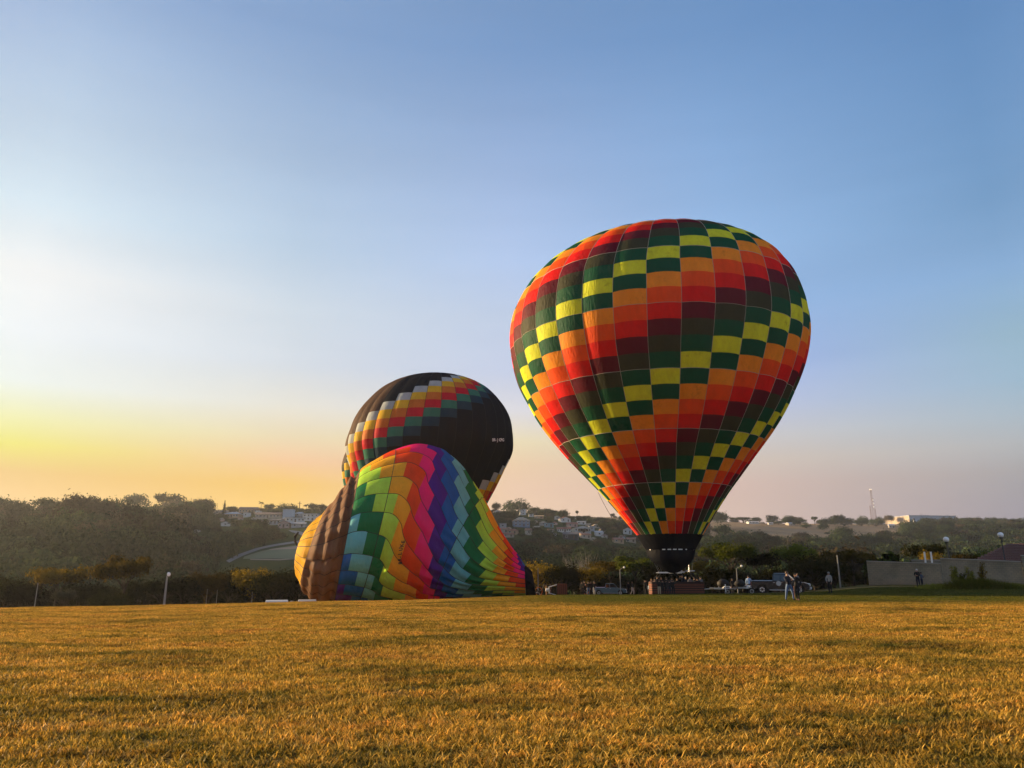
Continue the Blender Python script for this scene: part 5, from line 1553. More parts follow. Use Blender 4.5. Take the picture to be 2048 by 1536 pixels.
# ------------------------------------------------------------------ the garden wall at the right
M['blockwall'] = None
m, n, l, b = new_mat('block_wall')
tc = n.new('ShaderNodeTexCoord')
bk_ = n.new('ShaderNodeTexBrick'); bk_.inputs['Scale'].default_value = 1.0; bk_.inputs['Brick Width'].default_value = 0.40; bk_.inputs['Row Height'].default_value = 0.20; bk_.inputs['Mortar Size'].default_value = 0.012
bk_.inputs['Color1'].default_value = (0.24, 0.21, 0.145, 1); bk_.inputs['Color2'].default_value = (0.28, 0.245, 0.17, 1); bk_.inputs['Mortar'].default_value = (0.14, 0.14, 0.125, 1)
mp = n.new('ShaderNodeMapping'); mp.inputs['Rotation'].default_value = (math.pi/2, 0, 0); l.new(tc.outputs['Object'], mp.inputs['Vector']); l.new(mp.outputs[0], bk_.inputs['Vector'])
no = n.new('ShaderNodeTexNoise'); no.inputs['Scale'].default_value = 0.5; no.inputs['Detail'].default_value = 8; l.new(tc.outputs['Object'], no.inputs['Vector'])
rr = ramp(n, [(0.3, (0.65, 0.68, 0.66)), (0.55, (1.0, 1.0, 1.0)), (0.8, (1.25, 1.2, 1.1))]); l.new(no.outputs['Fac'], rr.inputs['Fac'])
# reddish earth splashed up along the foot of the wall
sz = n.new('ShaderNodeSeparateXYZ'); l.new(tc.outputs['Object'], sz.inputs[0])
mf = n.new('ShaderNodeMapRange'); mf.inputs['From Min'].default_value = 1.0; mf.inputs['From Max'].default_value = 0.1; mf.inputs['To Max'].default_value = 0.55; l.new(sz.outputs['Z'], mf.inputs['Value'])
mm = n.new('ShaderNodeMath'); mm.operation = 'MULTIPLY'; l.new(mf.outputs[0], mm.inputs[0]); l.new(no.outputs['Fac'], mm.inputs[1])
ml = n.new('ShaderNodeMix'); ml.data_type = 'RGBA'; ml.blend_type = 'MULTIPLY'; ml.inputs['Factor'].default_value = 1; l.new(bk_.outputs['Color'], ml.inputs['A']); l.new(rr.outputs[0], ml.inputs['B'])
mx = n.new('ShaderNodeMix'); mx.data_type = 'RGBA'; mx.inputs['B'].default_value = (0.27, 0.15, 0.10, 1); l.new(mm.outputs[0], mx.inputs['Factor']); l.new(ml.outputs['Result'], mx.inputs['A'])
l.new(mx.outputs['Result'], b.inputs['Base Color']); b.inputs['Roughness'].default_value = 0.95
bp = n.new('ShaderNodeBump'); bp.inputs['Strength'].default_value = 0.5; bp.inputs['Distance'].default_value = 0.01; l.new(bk_.outputs['Fac'], bp.inputs['Height']); bp.invert = True; l.new(bp.outputs[0], b.inputs['Normal'])
M['blockwall'] = m

def wall_run(pxa, ya, topa, pxb, yb, topb, label, name='garden_wall', off=0.0, endpier=False):
    A = Vector((gx(pxa, ya), ya + off, 0)); B = Vector((gx(pxb, yb), yb + off, 0))
    za, zb = unproj(pxa, topa, ya)[2], unproj(pxb, topb, yb)[2]
    ga, gb = gz(A.x, A.y), gz(B.x, B.y)
    L = (B - A).length; ang = math.atan2(B.y - A.y, B.x - A.x)
    z0 = min(ga, gb) - .1
    o = empty(name, (A.x, A.y, z0), ang, label, 'wall')
    mb = MB(); t = .10
    V = [(0, -t, -.6), (L, -t, -.6), (L, t, -.6), (0, t, -.6), (0, -t, za-z0), (L, -t, zb-z0), (L, t, zb-z0), (0, t, za-z0)]
    mb.add(V, [(0,3,2,1),(4,5,6,7),(0,1,5,4),(1,2,6,5),(2,3,7,6),(3,0,4,7)]); mb.build('wall', M['blockwall'], o)
    # coping in separate slabs
    n = max(2, int(L / 1.5))
    for i in range(n):
        f0, f1 = i/n, (i+1)/n; zA = za-z0 + (zb-za)*f0; zB = za-z0 + (zb-za)*f1
        x0, x1 = L*f0 + .01, L*f1 - .01
        c = MB(); V = [(x0, -.16, zA+.003), (x1, -.16, zB+.003), (x1, .16, zB+.003), (x0, .16, zA+.003), (x0, -.16, zA+.09), (x1, -.16, zB+.09), (x1, .16, zB+.09), (x0, .16, zA+.09)]
        c.add(V, [(0,3,2,1),(4,5,6,7),(0,1,5,4),(1,2,6,5),(2,3,7,6),(3,0,4,7)]); c.build('coping_slab', M['concrete'], o)
    return o
wall_run(1736, 84, 1123, 1884, 79.5, 1128, 'lower grey block wall section left of the step, behind the standing couple')
wall_run(1884.5, 79.6, 1117.5, 2046, 75.5, 1124, 'taller grey block wall section right of the step, behind the tall weeds')
wall_run(2048, 75.2, 1112, 2200, 74, 1112, 'tallest wall end just entering the picture at the right edge')
wall_run(1826, 87, 1121, 1886, 86, 1121, 'short pale inner wall seen over the lower wall section')
for k, (px_, top_) in enumerate(((1854, 1110), (1867, 1110))):
    x_ = gx(px_, 85.2); MB().box((x_, 85.2, (unproj(px_, top_, 85.2)[2] + .5)/2 + .2), (.14, .14, unproj(px_, top_, 85.2)[2] - .2)).build('gate_post', M['white_paint'])
    tag(bpy.data.objects['gate_post' if k == 0 else 'gate_post.001'], ['left white post standing behind the lower wall', 'right white post standing behind the lower wall'][k], 'post')

# tiled roof of the house behind the wall
m, n, l, b = new_mat('red_tile_roof')
tc = n.new('ShaderNodeTexCoord'); no = n.new('ShaderNodeTexNoise'); no.inputs['Scale'].default_value = 2.5; no.inputs['Detail'].default_value = 8; l.new(tc.outputs['Object'], no.inputs['Vector'])
r = ramp(n, [(0.3, (0.075, 0.028, 0.018)), (0.55, (0.15, 0.055, 0.032)), (0.75, (0.09, 0.05, 0.035))]); l.new(no.outputs['Fac'], r.inputs['Fac'])
l.new(r.outputs[0], b.inputs['Base Color']); b.inputs['Roughness'].default_value = 0.9
M['tileroof'] = m
Yr = 92.0
hs = empty('house', (gx(2040, Yr), Yr, 0), 0, 'house with large red brown tiled roof behind the taller wall', 'house')
pl = unproj(1957, 1122, Yr - 5); ptop = unproj(2020, 1090, Yr); pr = unproj(2130, 1090, Yr)
def lo(p): return (p[0] - hs.location.x, p[1] - hs.location.y, p[2])
eaveL = lo(unproj(1950, 1124, Yr - 5)); eaveR = lo(unproj(2200, 1130, Yr - 5)); ridL = lo(ptop); ridR = lo(unproj(2190, 1090, Yr))
backL = (eaveL[0] + 9, 5, eaveL[2]); backR = (eaveR[0], 5, eaveR[2])
MB().add([eaveL, eaveR, ridR, ridL, backL, backR], [(0, 1, 2, 3), (0, 3, 4), (3, 2, 5, 4), (0, 4, 5, 1), (1, 5, 2)]).build('roof', M['tileroof'], hs)
MB().box(((eaveL[0]+eaveR[0])/2 + 4.5, 0, eaveL[2]/2 - .6), (eaveR[0]-eaveL[0]-9.6, 9, eaveL[2] + .8)).build('wall', WM['cream'], hs)
# rows of tiles on the two slopes in view
def tile_rows(p0, p1, q0, q1, rows, cols_):
    tl = MB().add([(0, 0, 0), (1, 0, 0), (1, 1, 0), (0, 1, 0), (0, 0, .1), (1, 0, .1), (1, 1, .04), (0, 1, .04), (.5, 0, .16), (.5, 1, .1)],
                  [(0, 1, 5, 8, 4), (4, 8, 9, 7), (8, 5, 6, 9), (1, 2, 6, 5), (0, 4, 7, 3)]).mesh('tile', M['tileroof'])
    p0, p1, q0, q1 = map(Vector, (p0, p1, q0, q1))
    for r_ in range(rows):
        a = r_ / rows; b_ = (r_ + 1.08) / rows
        A = p0.lerp(q0, a); B = p1.lerp(q1, a); A2 = p0.lerp(q0, b_); B2 = p1.lerp(q1, b_)
        for c in range(cols_):
            f = c / cols_; g = (c + .97) / cols_
            o = link_mesh('tile', tl, hs)
            u = A.lerp(B, g) - A.lerp(B, f); v = A2.lerp(B2, f) - A.lerp(B, f); w = u.cross(v).normalized()
            Mx = Matrix((u, v, w)).transposed().to_4x4(); Mx.translation = A.lerp(B, f) + w * .012
            o.matrix_local = Mx
pR = Vector(eaveL).lerp(Vector(eaveR), .42); qR = Vector(ridL).lerp(Vector(ridR), .34)
tile_rows(eaveL, pR, ridL, qR, 11, 22)

# ------------------------------------------------------------------ lamps and poles
def lamp(px, base, top, Y, arm, label, name='street_lamp', r=.11, group=None):
    cat = {'street_lamp': 'street lamp', 'utility_pole': 'pole', 'thin_trunk': 'tree trunk'}[name]; pm = M['bark_pale'] if name == 'thin_trunk' else M['pole']
    x = gx(px, Y); z = gz(x, Y)
    zt = unproj(px, top, Y)[2] - z
    o = empty(name, (x, Y, z), 0, label, cat, group)
    MB().tube([(0, 0, -.8), (0, 0, zt*.5), (0, 0, zt)], [r*.75, r*.62, r*.5], 8).build('pole', pm, o)
    if arm:
        MB().tube([(0, 0, zt - .05), (arm*.5, -.1, zt + abs(arm)*.35), (arm, -.15, zt + abs(arm)*.5)], .045, 6).build('arm', M['pole'], o)
        h = MB().tube([(arm*.95, -.15, zt + abs(arm)*.5), (arm*1.15, -.18, zt + abs(arm)*.58), (arm*1.45, -.2, zt + abs(arm)*.60)], [.07, .16, .09], 8)
        h.build('lamp_head', M['lampglass'], o)
    return o
lamp(335, 1212, 1151, 58, 0.16, 'tall pale lamp post alone at the left edge of the field', r=.13)
lamp(1240, 1188, 1139, 112, .5, 'lamp post with short arm right of the blue pickup')
lamp(1473.5, 1180, 1137, 104, .55, 'lamp post with short arm between trailer and black pickup')
lamp(1678, 1176, 1110, 108, 0, 'plain concrete pole right of the darkest trees', 'utility_pole', .16)
lamp(1076, 1192, 1136, 108, 0, 'thin pole beside the black mouth of the slumped balloon', 'utility_pole', .10)
lamp(79, 1216, 1166, 60, 0, 'thin pale pole at the far left of the treeline', 'utility_pole', .05)
for px_, tp, lb in ((418, 1178, 'left of three thin pale trunks right of the left lamp post'), (438, 1180, 'middle of three thin pale trunks right of the left lamp post'), (508, 1184, 'right of three thin pale trunks right of the left lamp post')):
    lamp(px_, 1208, tp, 60, 0, lb, 'thin_trunk', .035)
for i, (px_, tp, Y_, bs, lab) in enumerate(((1901.5, 1073.5, 82, 1115, 'left globe lamp on a black post behind the wall'), (2013, 1064.5, 86, 1093, 'right globe lamp on a black post above the tiled roof'))):
    x = gx(px_, Y_); z = gz(x, Y_); zt = unproj(px_, tp, Y_)[2] - z; R = 5.6 * Y_ / 1547
    o = empty('globe_lamp', (x, Y_, z), 0, lab, 'globe lamp', 'white globe lamps behind the wall')
    ln_ = 0.25 if i == 0 else 0.12
    MB().tube([(ln_, 0, -.3), (0, 0, zt - 2*R)], .07, 8).build('post', M['pole_dark'], o)
    MB().tube([(0, 0, zt - 2.25*R), (0, 0, zt - 1.8*R)], [.16, .2], 10).build('collar', M['pole_dark'], o)
    MB().ball((0, 0, zt - R), R, 20, 12).build('globe', M['lampglass'], o, smooth=True)
# wooden utility pole on the village skyline
x, Y_, z = on_ground(598, 1028)
up = empty('utility_pole', (x, Y_, z), 0, 'wooden utility pole with cross arm on the village skyline', 'utility pole')
zt = unproj(598, 1003, Y_)[2] - z
MB().tube([(0, 0, -1), (0, 0, zt)], .3, 6).build('post', M['bark'], up); MB().box((0, 0, zt - 1.6), (3.4, .3, .3)).build('cross_arm', M['bark'], up)

# ------------------------------------------------------------------ planting by the wall
def banana(px, Y, top, wpx, label):
    x = gx(px, Y); z = gz(x, Y); H = unproj(px, top, Y)[2] - z
    o = empty('banana_plant', (x, Y, z), 0, label, 'banana plant')
    rs = np.random.default_rng(3)
    R = wpx * Y / 1547 / 2
    for k in range(30):
        a = rs.uniform(0, 2*math.pi); out = R * rs.uniform(.35, 1.0); h = H * rs.uniform(.70, 1.05) * (1 - .45*(out/R)**2)
        bx_, by_ = rs.uniform(-.35, .35, 2) * R
        w = rs.uniform(.28, .46); f = MB(); prev = None; c, s = math.cos(a), math.sin(a); sag = rs.uniform(.1, .9)
        for j in range(9):
            t = j/8; r_ = out*t; zz = h*(.35 + .65*math.sin(min(t*1.5, 1.57))) - sag*t*t*t*1.6
            ww = w * math.sin(math.pi*min(.08 + t*.92, 1))**.6 + .01
            ring = [(bx_*(1-t*.5) + r_*c + ww*s, by_*(1-t*.5) + r_*s - ww*c, zz + ww*.35), (bx_*(1-t*.5) + r_*c, by_*(1-t*.5) + r_*s, zz), (bx_*(1-t*.5) + r_*c - ww*s, by_*(1-t*.5) + r_*s + ww*c, zz + ww*.35)]
            if prev: f.add(prev + ring, [(0, 1, 4, 3), (1, 2, 5, 4)])
            prev = ring
        f.build('leaf', M['leaf_green' if k % 3 else 'leaf_dark'], o, smooth=True)
    for k in range(5):
        bx_, by_ = rs.uniform(-.35, .35, 2) * R
        MB().tube([(bx_, by_, -.2), (bx_*.8, by_*.8, H*.5)], [.16, .11], 7).build('stem', M['leaf_olive'], o)
    return o
banana(1786, 88, 1089, 74, 'large banana clump with broad dark leaves over the lower wall')
banana(1742, 92, 1108, 40, 'smaller banana clump left of the large one at the wall corner')

def weed_clump(px, Y, w, h, n, lab, name, kind='grass', size=.05, mat='leaf_green'):
    """arching blades from a common base"""
    x0 = gx(px, Y); rs = np.random.default_rng(int(px*7+Y))
    bxp = rs.normal(0, .33, n) * w; byp = rs.normal(0, .3, n) * min(w, 1.6)
    hump = np.exp(-(bxp / w)**2 * 1.6)
    a = rs.uniform(0, 2*np.pi, n); L = h * hump * rs.uniform(.45, 1.1, n); ln = rs.uniform(.1, .9, n)
    V, Fq = [], []
    Z0 = GZ(x0 + bxp, Y + byp)
    for i in range(n):
        c, s = math.cos(a[i]), math.sin(a[i]); b0 = len(V); wd = size * rs.uniform(.5, 1.2)
        for t in (0, .4, .75, 1.0):
            o_ = L[i]*t*math.sin(ln[i]*t); u = L[i]*t*math.cos(ln[i]*t); ww = wd*(1 - t*.85)
            X, Yy, Z = x0 + bxp[i] + c*o_, Y + byp[i] + s*o_, Z0[i] + u - .03
            V += [(X - s*ww, Yy + c*ww, Z), (X + s*ww, Yy - c*ww, Z)]
        for j in range(3): Fq.append((b0+2*j, b0+2*j+1, b0+2*j+3, b0+2*j+2))
    return tag(link_mesh(name, raw_mesh(name, np.array(V), np.array(Fq), M[mat], rs.random(len(Fq)))), lab, None, None, 'stuff')
M['weeds'] = foliage_mat('weeds', (0.045, 0.060, 0.008), (0.085, 0.095, 0.012), (0.15, 0.125, 0.02), 0.4)
weed_clump(1950, 68.5, 5.2, 1.05, 9000, 'overgrown green grass mound in front of the taller wall', 'grass_mound', size=.022, mat='weeds')
weed_clump(1870, 69, 2.8, .55, 3500, 'lower end of the overgrown grass mound near the couple', 'grass_mound', size=.02, mat='weeds')
weed_clump(2020, 70, 3.0, .6, 3000, 'right end of the overgrown grass mound', 'grass_mound', size=.02, mat='weeds')
def shrub(px, Y, top, w, lab, seed, kind='weed'):
    x = gx(px, Y); z = gz(x, Y); H = unproj(px, top, Y)[2] - z; rs = np.random.default_rng(seed)
    o = empty('tall_weed', (x, Y, z), 0, lab, 'shrub')
    st = MB(); cl = []
    R = w * Y / 1547 / 2
    for k in range(9):
        a = rs.uniform(0, 6.28); r = R * rs.uniform(.2, 1); h = H * rs.uniform(.6, 1)
        e = (r*math.cos(a), r*math.sin(a)*.6, h)
        st.tube([(e[0]*.2, e[1]*.2, -.1), (e[0]*.6, e[1]*.6, h*.55), e], [.03, .02, .008], 5)
        for q in range(4):
            f = rs.uniform(.35, 1); cl.append(((e[0]*f, e[1]*f, h*f), (.20, .20, .22)))
    st.build('stem', M['bark'], o)
    V, Fq, tint = leaf_cloud(cl, 900, .05, rs)
    link_mesh('crown', raw_mesh('crown', V, Fq, M['leaf_olive' if seed % 2 else 'weeds'], tint), o)
shrub(1908, 70, 1133, 18, 'thin upright weed, leftmost in front of the taller wall', 4)
shrub(1922, 70, 1146, 16, 'short weed second from the left in front of the taller wall', 6)
shrub(1940, 70, 1128, 24, 'tall green weed in the middle of the taller wall', 8)
shrub(1961, 69.5, 1124, 26, 'tallest reddish weed in front of the taller wall', 9)

# ------------------------------------------------------------------ vehicles
def wheel(x, y, r, w, parent, side=-1):
    t = MB().disc((x, y, r), r, w, 'y', 22).build('wheel', M['rubber'], parent)
    rim = MB().disc((x, y + side*w*.5, r), r*.62, .04, 'y', 18)
    rim.build('rim', M['steel'], t)
    sp = MB()
    for k in range(6):
        a = 2*math.pi*k/6
        sp.tube([(x, y + side*(w*.5+.025), r), (x + r*.58*math.cos(a), y + side*(w*.5+.02), r + r*.58*math.sin(a))], .03, 4)
    sp.build('spokes', M['rubber'], t)
    return t
def pickup(x, Y, z, rz, paint, label, name='pickup_truck', rack=False, topper=False, chrome=True):
    """double cab pickup, nose toward +x"""
    o = empty(name, (x, Y, z), rz, label, 'pickup truck')
    w = .90
    # lower body with arches
    def arch(cx, r, n=7): return [(cx + r*math.cos(a), .40 + r*math.sin(a)) for a in np.linspace(math.pi, 0, n)]
    prof = [(-2.55, .52), (-2.55, .98)] + [(-2.5, 1.12), (-.62, 1.12), (-.60, 1.12), (1.05, 1.10), (1.2, 1.10), (2.1, 1.00), (2.45, .88), (2.52, .62), (2.50, .42)] + arch(1.62, .43)[::-1] + [(1.15, .36), (-1.15, .36)] + arch(-1.60, .43)[::-1] + [(-2.08, .42)]
    body = MB().prism(prof, -w, w)
    b = body.build('body', paint, o, bevel=.02)
    MB().box((-1.55, 0, 1.125), (1.75, 1.55, .02)).build('load_bed', M['rubber'], o)
    for sy in (-1, 1):
        MB().tube([(-2.45, sy*.84, 1.16), (-.7, sy*.84, 1.16)], .03, 6).build('bed_rail', M['steel'], o)
        MB().box((.2, sy*(w+.03), .34), (2.3, .10, .07)).build('side_step', M['galv'], o)
    # cab: narrower at the roof
    cabp = [(-.66, 1.10), (-.60, 1.72), (-.45, 1.78), (.55, 1.78), (.72, 1.72), (1.30, 1.12)]
    cab = MB(); n = len(cabp)
    V = [(px, -(.86 - .16*(pz-1.1)/.68), pz) for px, pz in cabp] + [(px, (.86 - .16*(pz-1.1)/.68), pz) for px, pz in cabp]
    cab.add(V, [tuple(range(n)), tuple(n+k for k in reversed(range(n)))] + [(k, n+k, n+(k+1) % n, (k+1) % n) for k in range(n)])
    cab.build('cab', paint, o)
    def pane(nm, pts, mat=M['glass']):
        MB().add(pts, [tuple(range(len(pts)))]).build(nm, mat, o)
    for sy in (-1, 1):
        f = lambda px, pz: (px, sy*(.868 - .16*(pz-1.1)/.68), pz)
        pane('side_window', [f(-.52, 1.18), f(.02, 1.18), f(.02, 1.68), f(-.47, 1.68)])
        pane('side_window', [f(.12, 1.18), f(1.10, 1.18), f(.68, 1.66), f(.12, 1.68)])
        MB().box((1.08, sy*.98, 1.20), (.12, .20, .16)).build('mirror', paint, o)
        MB().box((.12, sy*(w+.012), 1.0), (.16, .03, .03)).build('door_handle', M['steel'], o)
        MB().box((-.50, sy*(w+.012), 1.0), (.16, .03, .03)).build('door_handle', M['steel'], o)
        MB().box((2.38, sy*.68, .84), (.22, .34, .17), top=.9).build('headlight', M['lampglass'], o)
        MB().box((-2.56, sy*.80, .88), (.05, .14, .34)).build('taillight', M['taillight'], o)
        wheel(1.62, sy*.78, .37, .24, o, sy); wheel(-1.60, sy*.78, .37, .24, o, sy)
    pane('windscreen', [(.74, -.68, 1.70), (.74, .68, 1.70), (1.285, .82, 1.15), (1.285, -.82, 1.15)])
    MB().box((2.53, 0, .78), (.05, 1.05, .20)).build('grille', M['steel'], o)
    MB().box((2.52, 0, .50), (.18, 1.78, .20)).build('bumper', M['galv'] if chrome else M['rubber'], o)
    MB().box((2.63, 0, .52), (.02, .42, .14)).build('licence_plate', M['white_paint'], o)
    if rack:
        for sy in (-1, 1): MB().tube([(-.5, sy*.62, 1.82), (.6, sy*.62, 1.82)], .025, 6).build('roof_rail', M['steel'], o)
    return o
M['van_grey'] = simple('van_pale_grey', (0.30, 0.31, 0.33), 0.5)
zt_ = lambda px, py, Y: unproj(px, py, Y)[2]
def on_px(px, Y): return gx(px, Y), Y, gz(gx(px, Y), Y)
x, Y, z = on_px(1218, 118); pickup(x, Y, z, math.radians(-8), M['blue_paint'], 'blue grey double cab pickup parked by the lamp post')
x, Y, z = on_px(1560, 72); pk = pickup(x, Y, z, math.radians(-24), M['black_paint'], 'black pickup truck behind the pair playing on the grass', rack=True)
# spray of pale mud and a round sticker on the rear door
MB().disc((-.12, -.915, .92), .22, .012, 'y', 14).build('door_emblem', M['galv'], pk)
for px_, Y_, lab, nm in ((558, 57, 'white van roof showing over the field edge left of the slumped balloon', 'parked_van'), (598, 95, 'small pale car roof just left of the slumped balloon', 'parked_car'), (618, 70, 'white vehicle roof touching the slumped balloon', 'parked_car')):
    top = {558: 1200.5, 598: 1202, 618: 1199.5}[px_]
    x = gx(px_, Y_); zt = zt_(px_, top, Y_)
    L = 1.6
    o = empty(nm, (x, Y_, zt - 1.5), math.pi/2 + math.atan2(-x, Y_), lab, 'van' if nm == 'parked_van' else 'car')
    pr = [(-L*1.25, .35), (-L*1.28, .95), (-L*1.0, 1.05), (-L*.86, 1.45), (-L*.6, 1.5), (L*.55, 1.5), (L*.75, 1.42), (L*1.0, 1.02), (L*1.28, .9), (L*1.3, .35)]
    MB().prism(pr, -.78, .78).build('body', M['van_grey'] if px_ == 558 else M['galv'], o, bevel=.02)
    MB().prism([(-L*.9, 1.08), (-L*.8, 1.38), (L*.62, 1.38), (L*.88, 1.08)], -.79, .79).build('window', M['glass'], o)
    for sx in (-1, 1):
        for sy in (-1, 1): MB().disc((sx*L*.8, sy*.7, .33), .33, .2, 'y', 16).build('wheel', M['rubber'], o)

def trailer(px, Y, L, label, rz=0.0, fan=False):
    x, Y, z = on_px(px, Y)
    o = empty('trailer', (x, Y, z), rz, label, 'trailer')
    MB().box((0, 0, .62), (L, 1.7, .12)).build('bed', M['rubber'], o)
    for sy in (-1, 1):
        MB().box((0, sy*.87, .66), (L, .06, .16)).build('side_rail', M['steel'], o)
        wheel(.25, sy*.95, .34, .20, o, sy)
        MB().prism([(-.25, .60), (-.20, .80), (0, .92), (.5, .92), (.7, .80), (.75, .60), (.68, .60), (.62, .76), (.47, .86), (.03, .86), (-.12, .76), (-.17, .60)], sy*.95-.13, sy*.95+.13).build('mudguard', M['white_paint'], o)
    MB().tube([(-L/2, -.5, .6), (-L/2-1.1, 0, .55)], .05, 6).build('drawbar', M['steel'], o)
    MB().tube([(-L/2, .5, .6), (-L/2-1.1, 0, .55)], .05, 6).build('drawbar', M['steel'], o)
    j = MB().tube([(-L/2-1.05, -.1, .05), (-L/2-1.05, -.1, 1.0)], .05, 8).build('jockey_stand', M['white_paint'], o)
    MB().disc((-L/2-1.05, -.1, .12), .12, .08, 'y', 12).build('jockey_wheel', M['rubber'], j)
    return o
t1 = trailer(1443, 86, 2.4, 'open balloon trailer with pale drawbar just right of the passenger basket')
t2 = trailer(1490, 80, 2.2, 'small trailer with white curved mudguard hitched behind the black pickup', 0.0)
# rolled envelope bag lying on each trailer
for px_, Y_, r_, lab in ((1445, 86, .62, 'large dark bag loaded on the open balloon trailer'), (1478, 80.2, .5, 'dark round bag loaded on the small trailer')):
    x, Y, z = on_px(px_, Y_)
    o = empty('envelope_bag', (x, Y, z + .68), 0, lab, 'bag')
    MB().ball((0, 0, r_*.78), (r_*1.1, r_, r_*.78), 16, 10).build('bag', M['strap'], o, smooth=True)
    MB().tube([(-.2, 0, r_*1.5), (-.2, 0, r_*1.7), (.2, 0, r_*1.7), (.2, 0, r_*1.5)], .03, 5).build('handle', M['rubber'], o)

# tipped basket of the slumped balloon, lying on its side with the burners toward the mouth
x, Y, z = on_px(1117, 90)
tb = empty('basket', (x, Y, z), 0, 'wicker basket tipped on its side in front of the slumped balloon mouth', 'basket')
Wb, Hb, Db = 1.1, 1.35, 1.5
for cz_ in (0.05, Hb):
    MB().box((.35, 0, cz_), (Wb, Db, .07)).build('basket_wall', M['wicker'], tb)
for sy in (-1, 1):
    wl_ = MB().box((.35, sy*Db/2, Hb/2), (Wb, .07, Hb - .08)).build('basket_wall', M['wicker'], tb)
    for k in range(4): MB().box((.0 + k*.24, sy*(Db/2 + .03), Hb/2), (.05, .03, Hb*.98)).build('strap', M['strap'], wl_)
MB().box((.93, 0, Hb/2), (.07, Db, Hb)).build('basket_floor', M['wicker_dark'], tb)
for a_, b_ in (((-.22, -Db/2, .05), (-.22, Db/2, .05)), ((-.22, -Db/2, Hb), (-.22, Db/2, Hb)), ((-.22, -Db/2, .05), (-.22, -Db/2, Hb)), ((-.22, Db/2, .05), (-.22, Db/2, Hb))):
    MB().tube([a_, b_], .05, 6).build('rim', M['strap'], tb)
for sy in (-1, 1):
    for zz in (.12, Hb - .05):
        MB().tube([(-.22, sy*Db*.45, zz), (-1.1, sy*.4, .35 if zz < .5 else 1.05)], .03, 5).build('upright', M['white_paint'] if zz > .5 else M['steel'], tb)
MB().box((-1.12, 0, .70), (.08, 1.0, .75)).build('burner_frame', M['steel'], tb)
for sy in (-1, 1):
    MB().tube([(-1.1, sy*.25, .70), (-1.5, sy*.25, .72)], [.16, .2], 12).build('burner', M['white_paint'], tb)

# inflation fan and gas cylinders by the group
def fan(px, Y, label):
    x, Y, z = on_px(px, Y); o = empty('inflation_fan', (x, Y, z), .5, label, 'fan')
    ring = [(0.52*math.cos(a), 0, .72 + .52*math.sin(a)) for a in np.linspace(0, 2*math.pi, 21)]
    MB().tube(ring, .045, 6, cap=False).build('guard_ring', M['orange'], o)
    bl = MB()
    for k in range(4):
        a = k*math.pi/2 + .4; bl.add([(0, -.02, .72), (.46*math.cos(a-.16), .05, .72+.46*math.sin(a-.16)), (.46*math.cos(a+.16), -.06, .72+.46*math.sin(a+.16))], [(0, 1, 2)])
    bl.build('blade', M['galv'], o)
    MB().ball((0, 0, .72), .10, 8, 6).build('hub', M['rubber'], o)
    for sx in (-1, 1): MB().tube([(sx*.35, 0, .33), (sx*.45, .25, .02)], .03, 5).build('leg', M['galv'], o)
    MB().box((0, .28, .32), (.4, .3, .35)).build('engine', M['rubber'], o)
    return o
M['orange'] = simple('orange_paint', (0.75, 0.22, 0.03), 0.5)
fan(1170.5, 97, 'orange rimmed inflation fan among the group by the blue pickup')
fan(1077, 100, 'inflation fan standing at the black mouth of the slumped balloon')

# ------------------------------------------------------------------ people
SKIN = [simple('skin_a', (0.42, 0.24, 0.16), 0.6, var=.05), simple('skin_b', (0.25, 0.13, 0.08), 0.6, var=.05)]
HAIR = {'black': simple('hair_black', (0.012, 0.010, 0.009), .6), 'brown': simple('hair_brown', (0.05, 0.03, 0.018), .6), 'blond': simple('hair_blond', (0.34, 0.22, 0.10), .6), 'grey': simple('hair_grey', (0.28, 0.28, 0.27), .7), 'cap': simple('white_cap', (0.6, 0.6, 0.6), .8)}
_cl = {}
def cloth(c):
    if c not in _cl: _cl[c] = simple('cloth_%02d' % len(_cl), c, 0.9, var=.25, scale=9, bump=.3)
    return _cl[c]
BLK = (0.010, 0.010, 0.012); NAVY = (0.012, 0.016, 0.030); DENIM = (0.085, 0.13, 0.22); KHAKI = (0.34, 0.28, 0.19); GREY = (0.20, 0.20, 0.20)

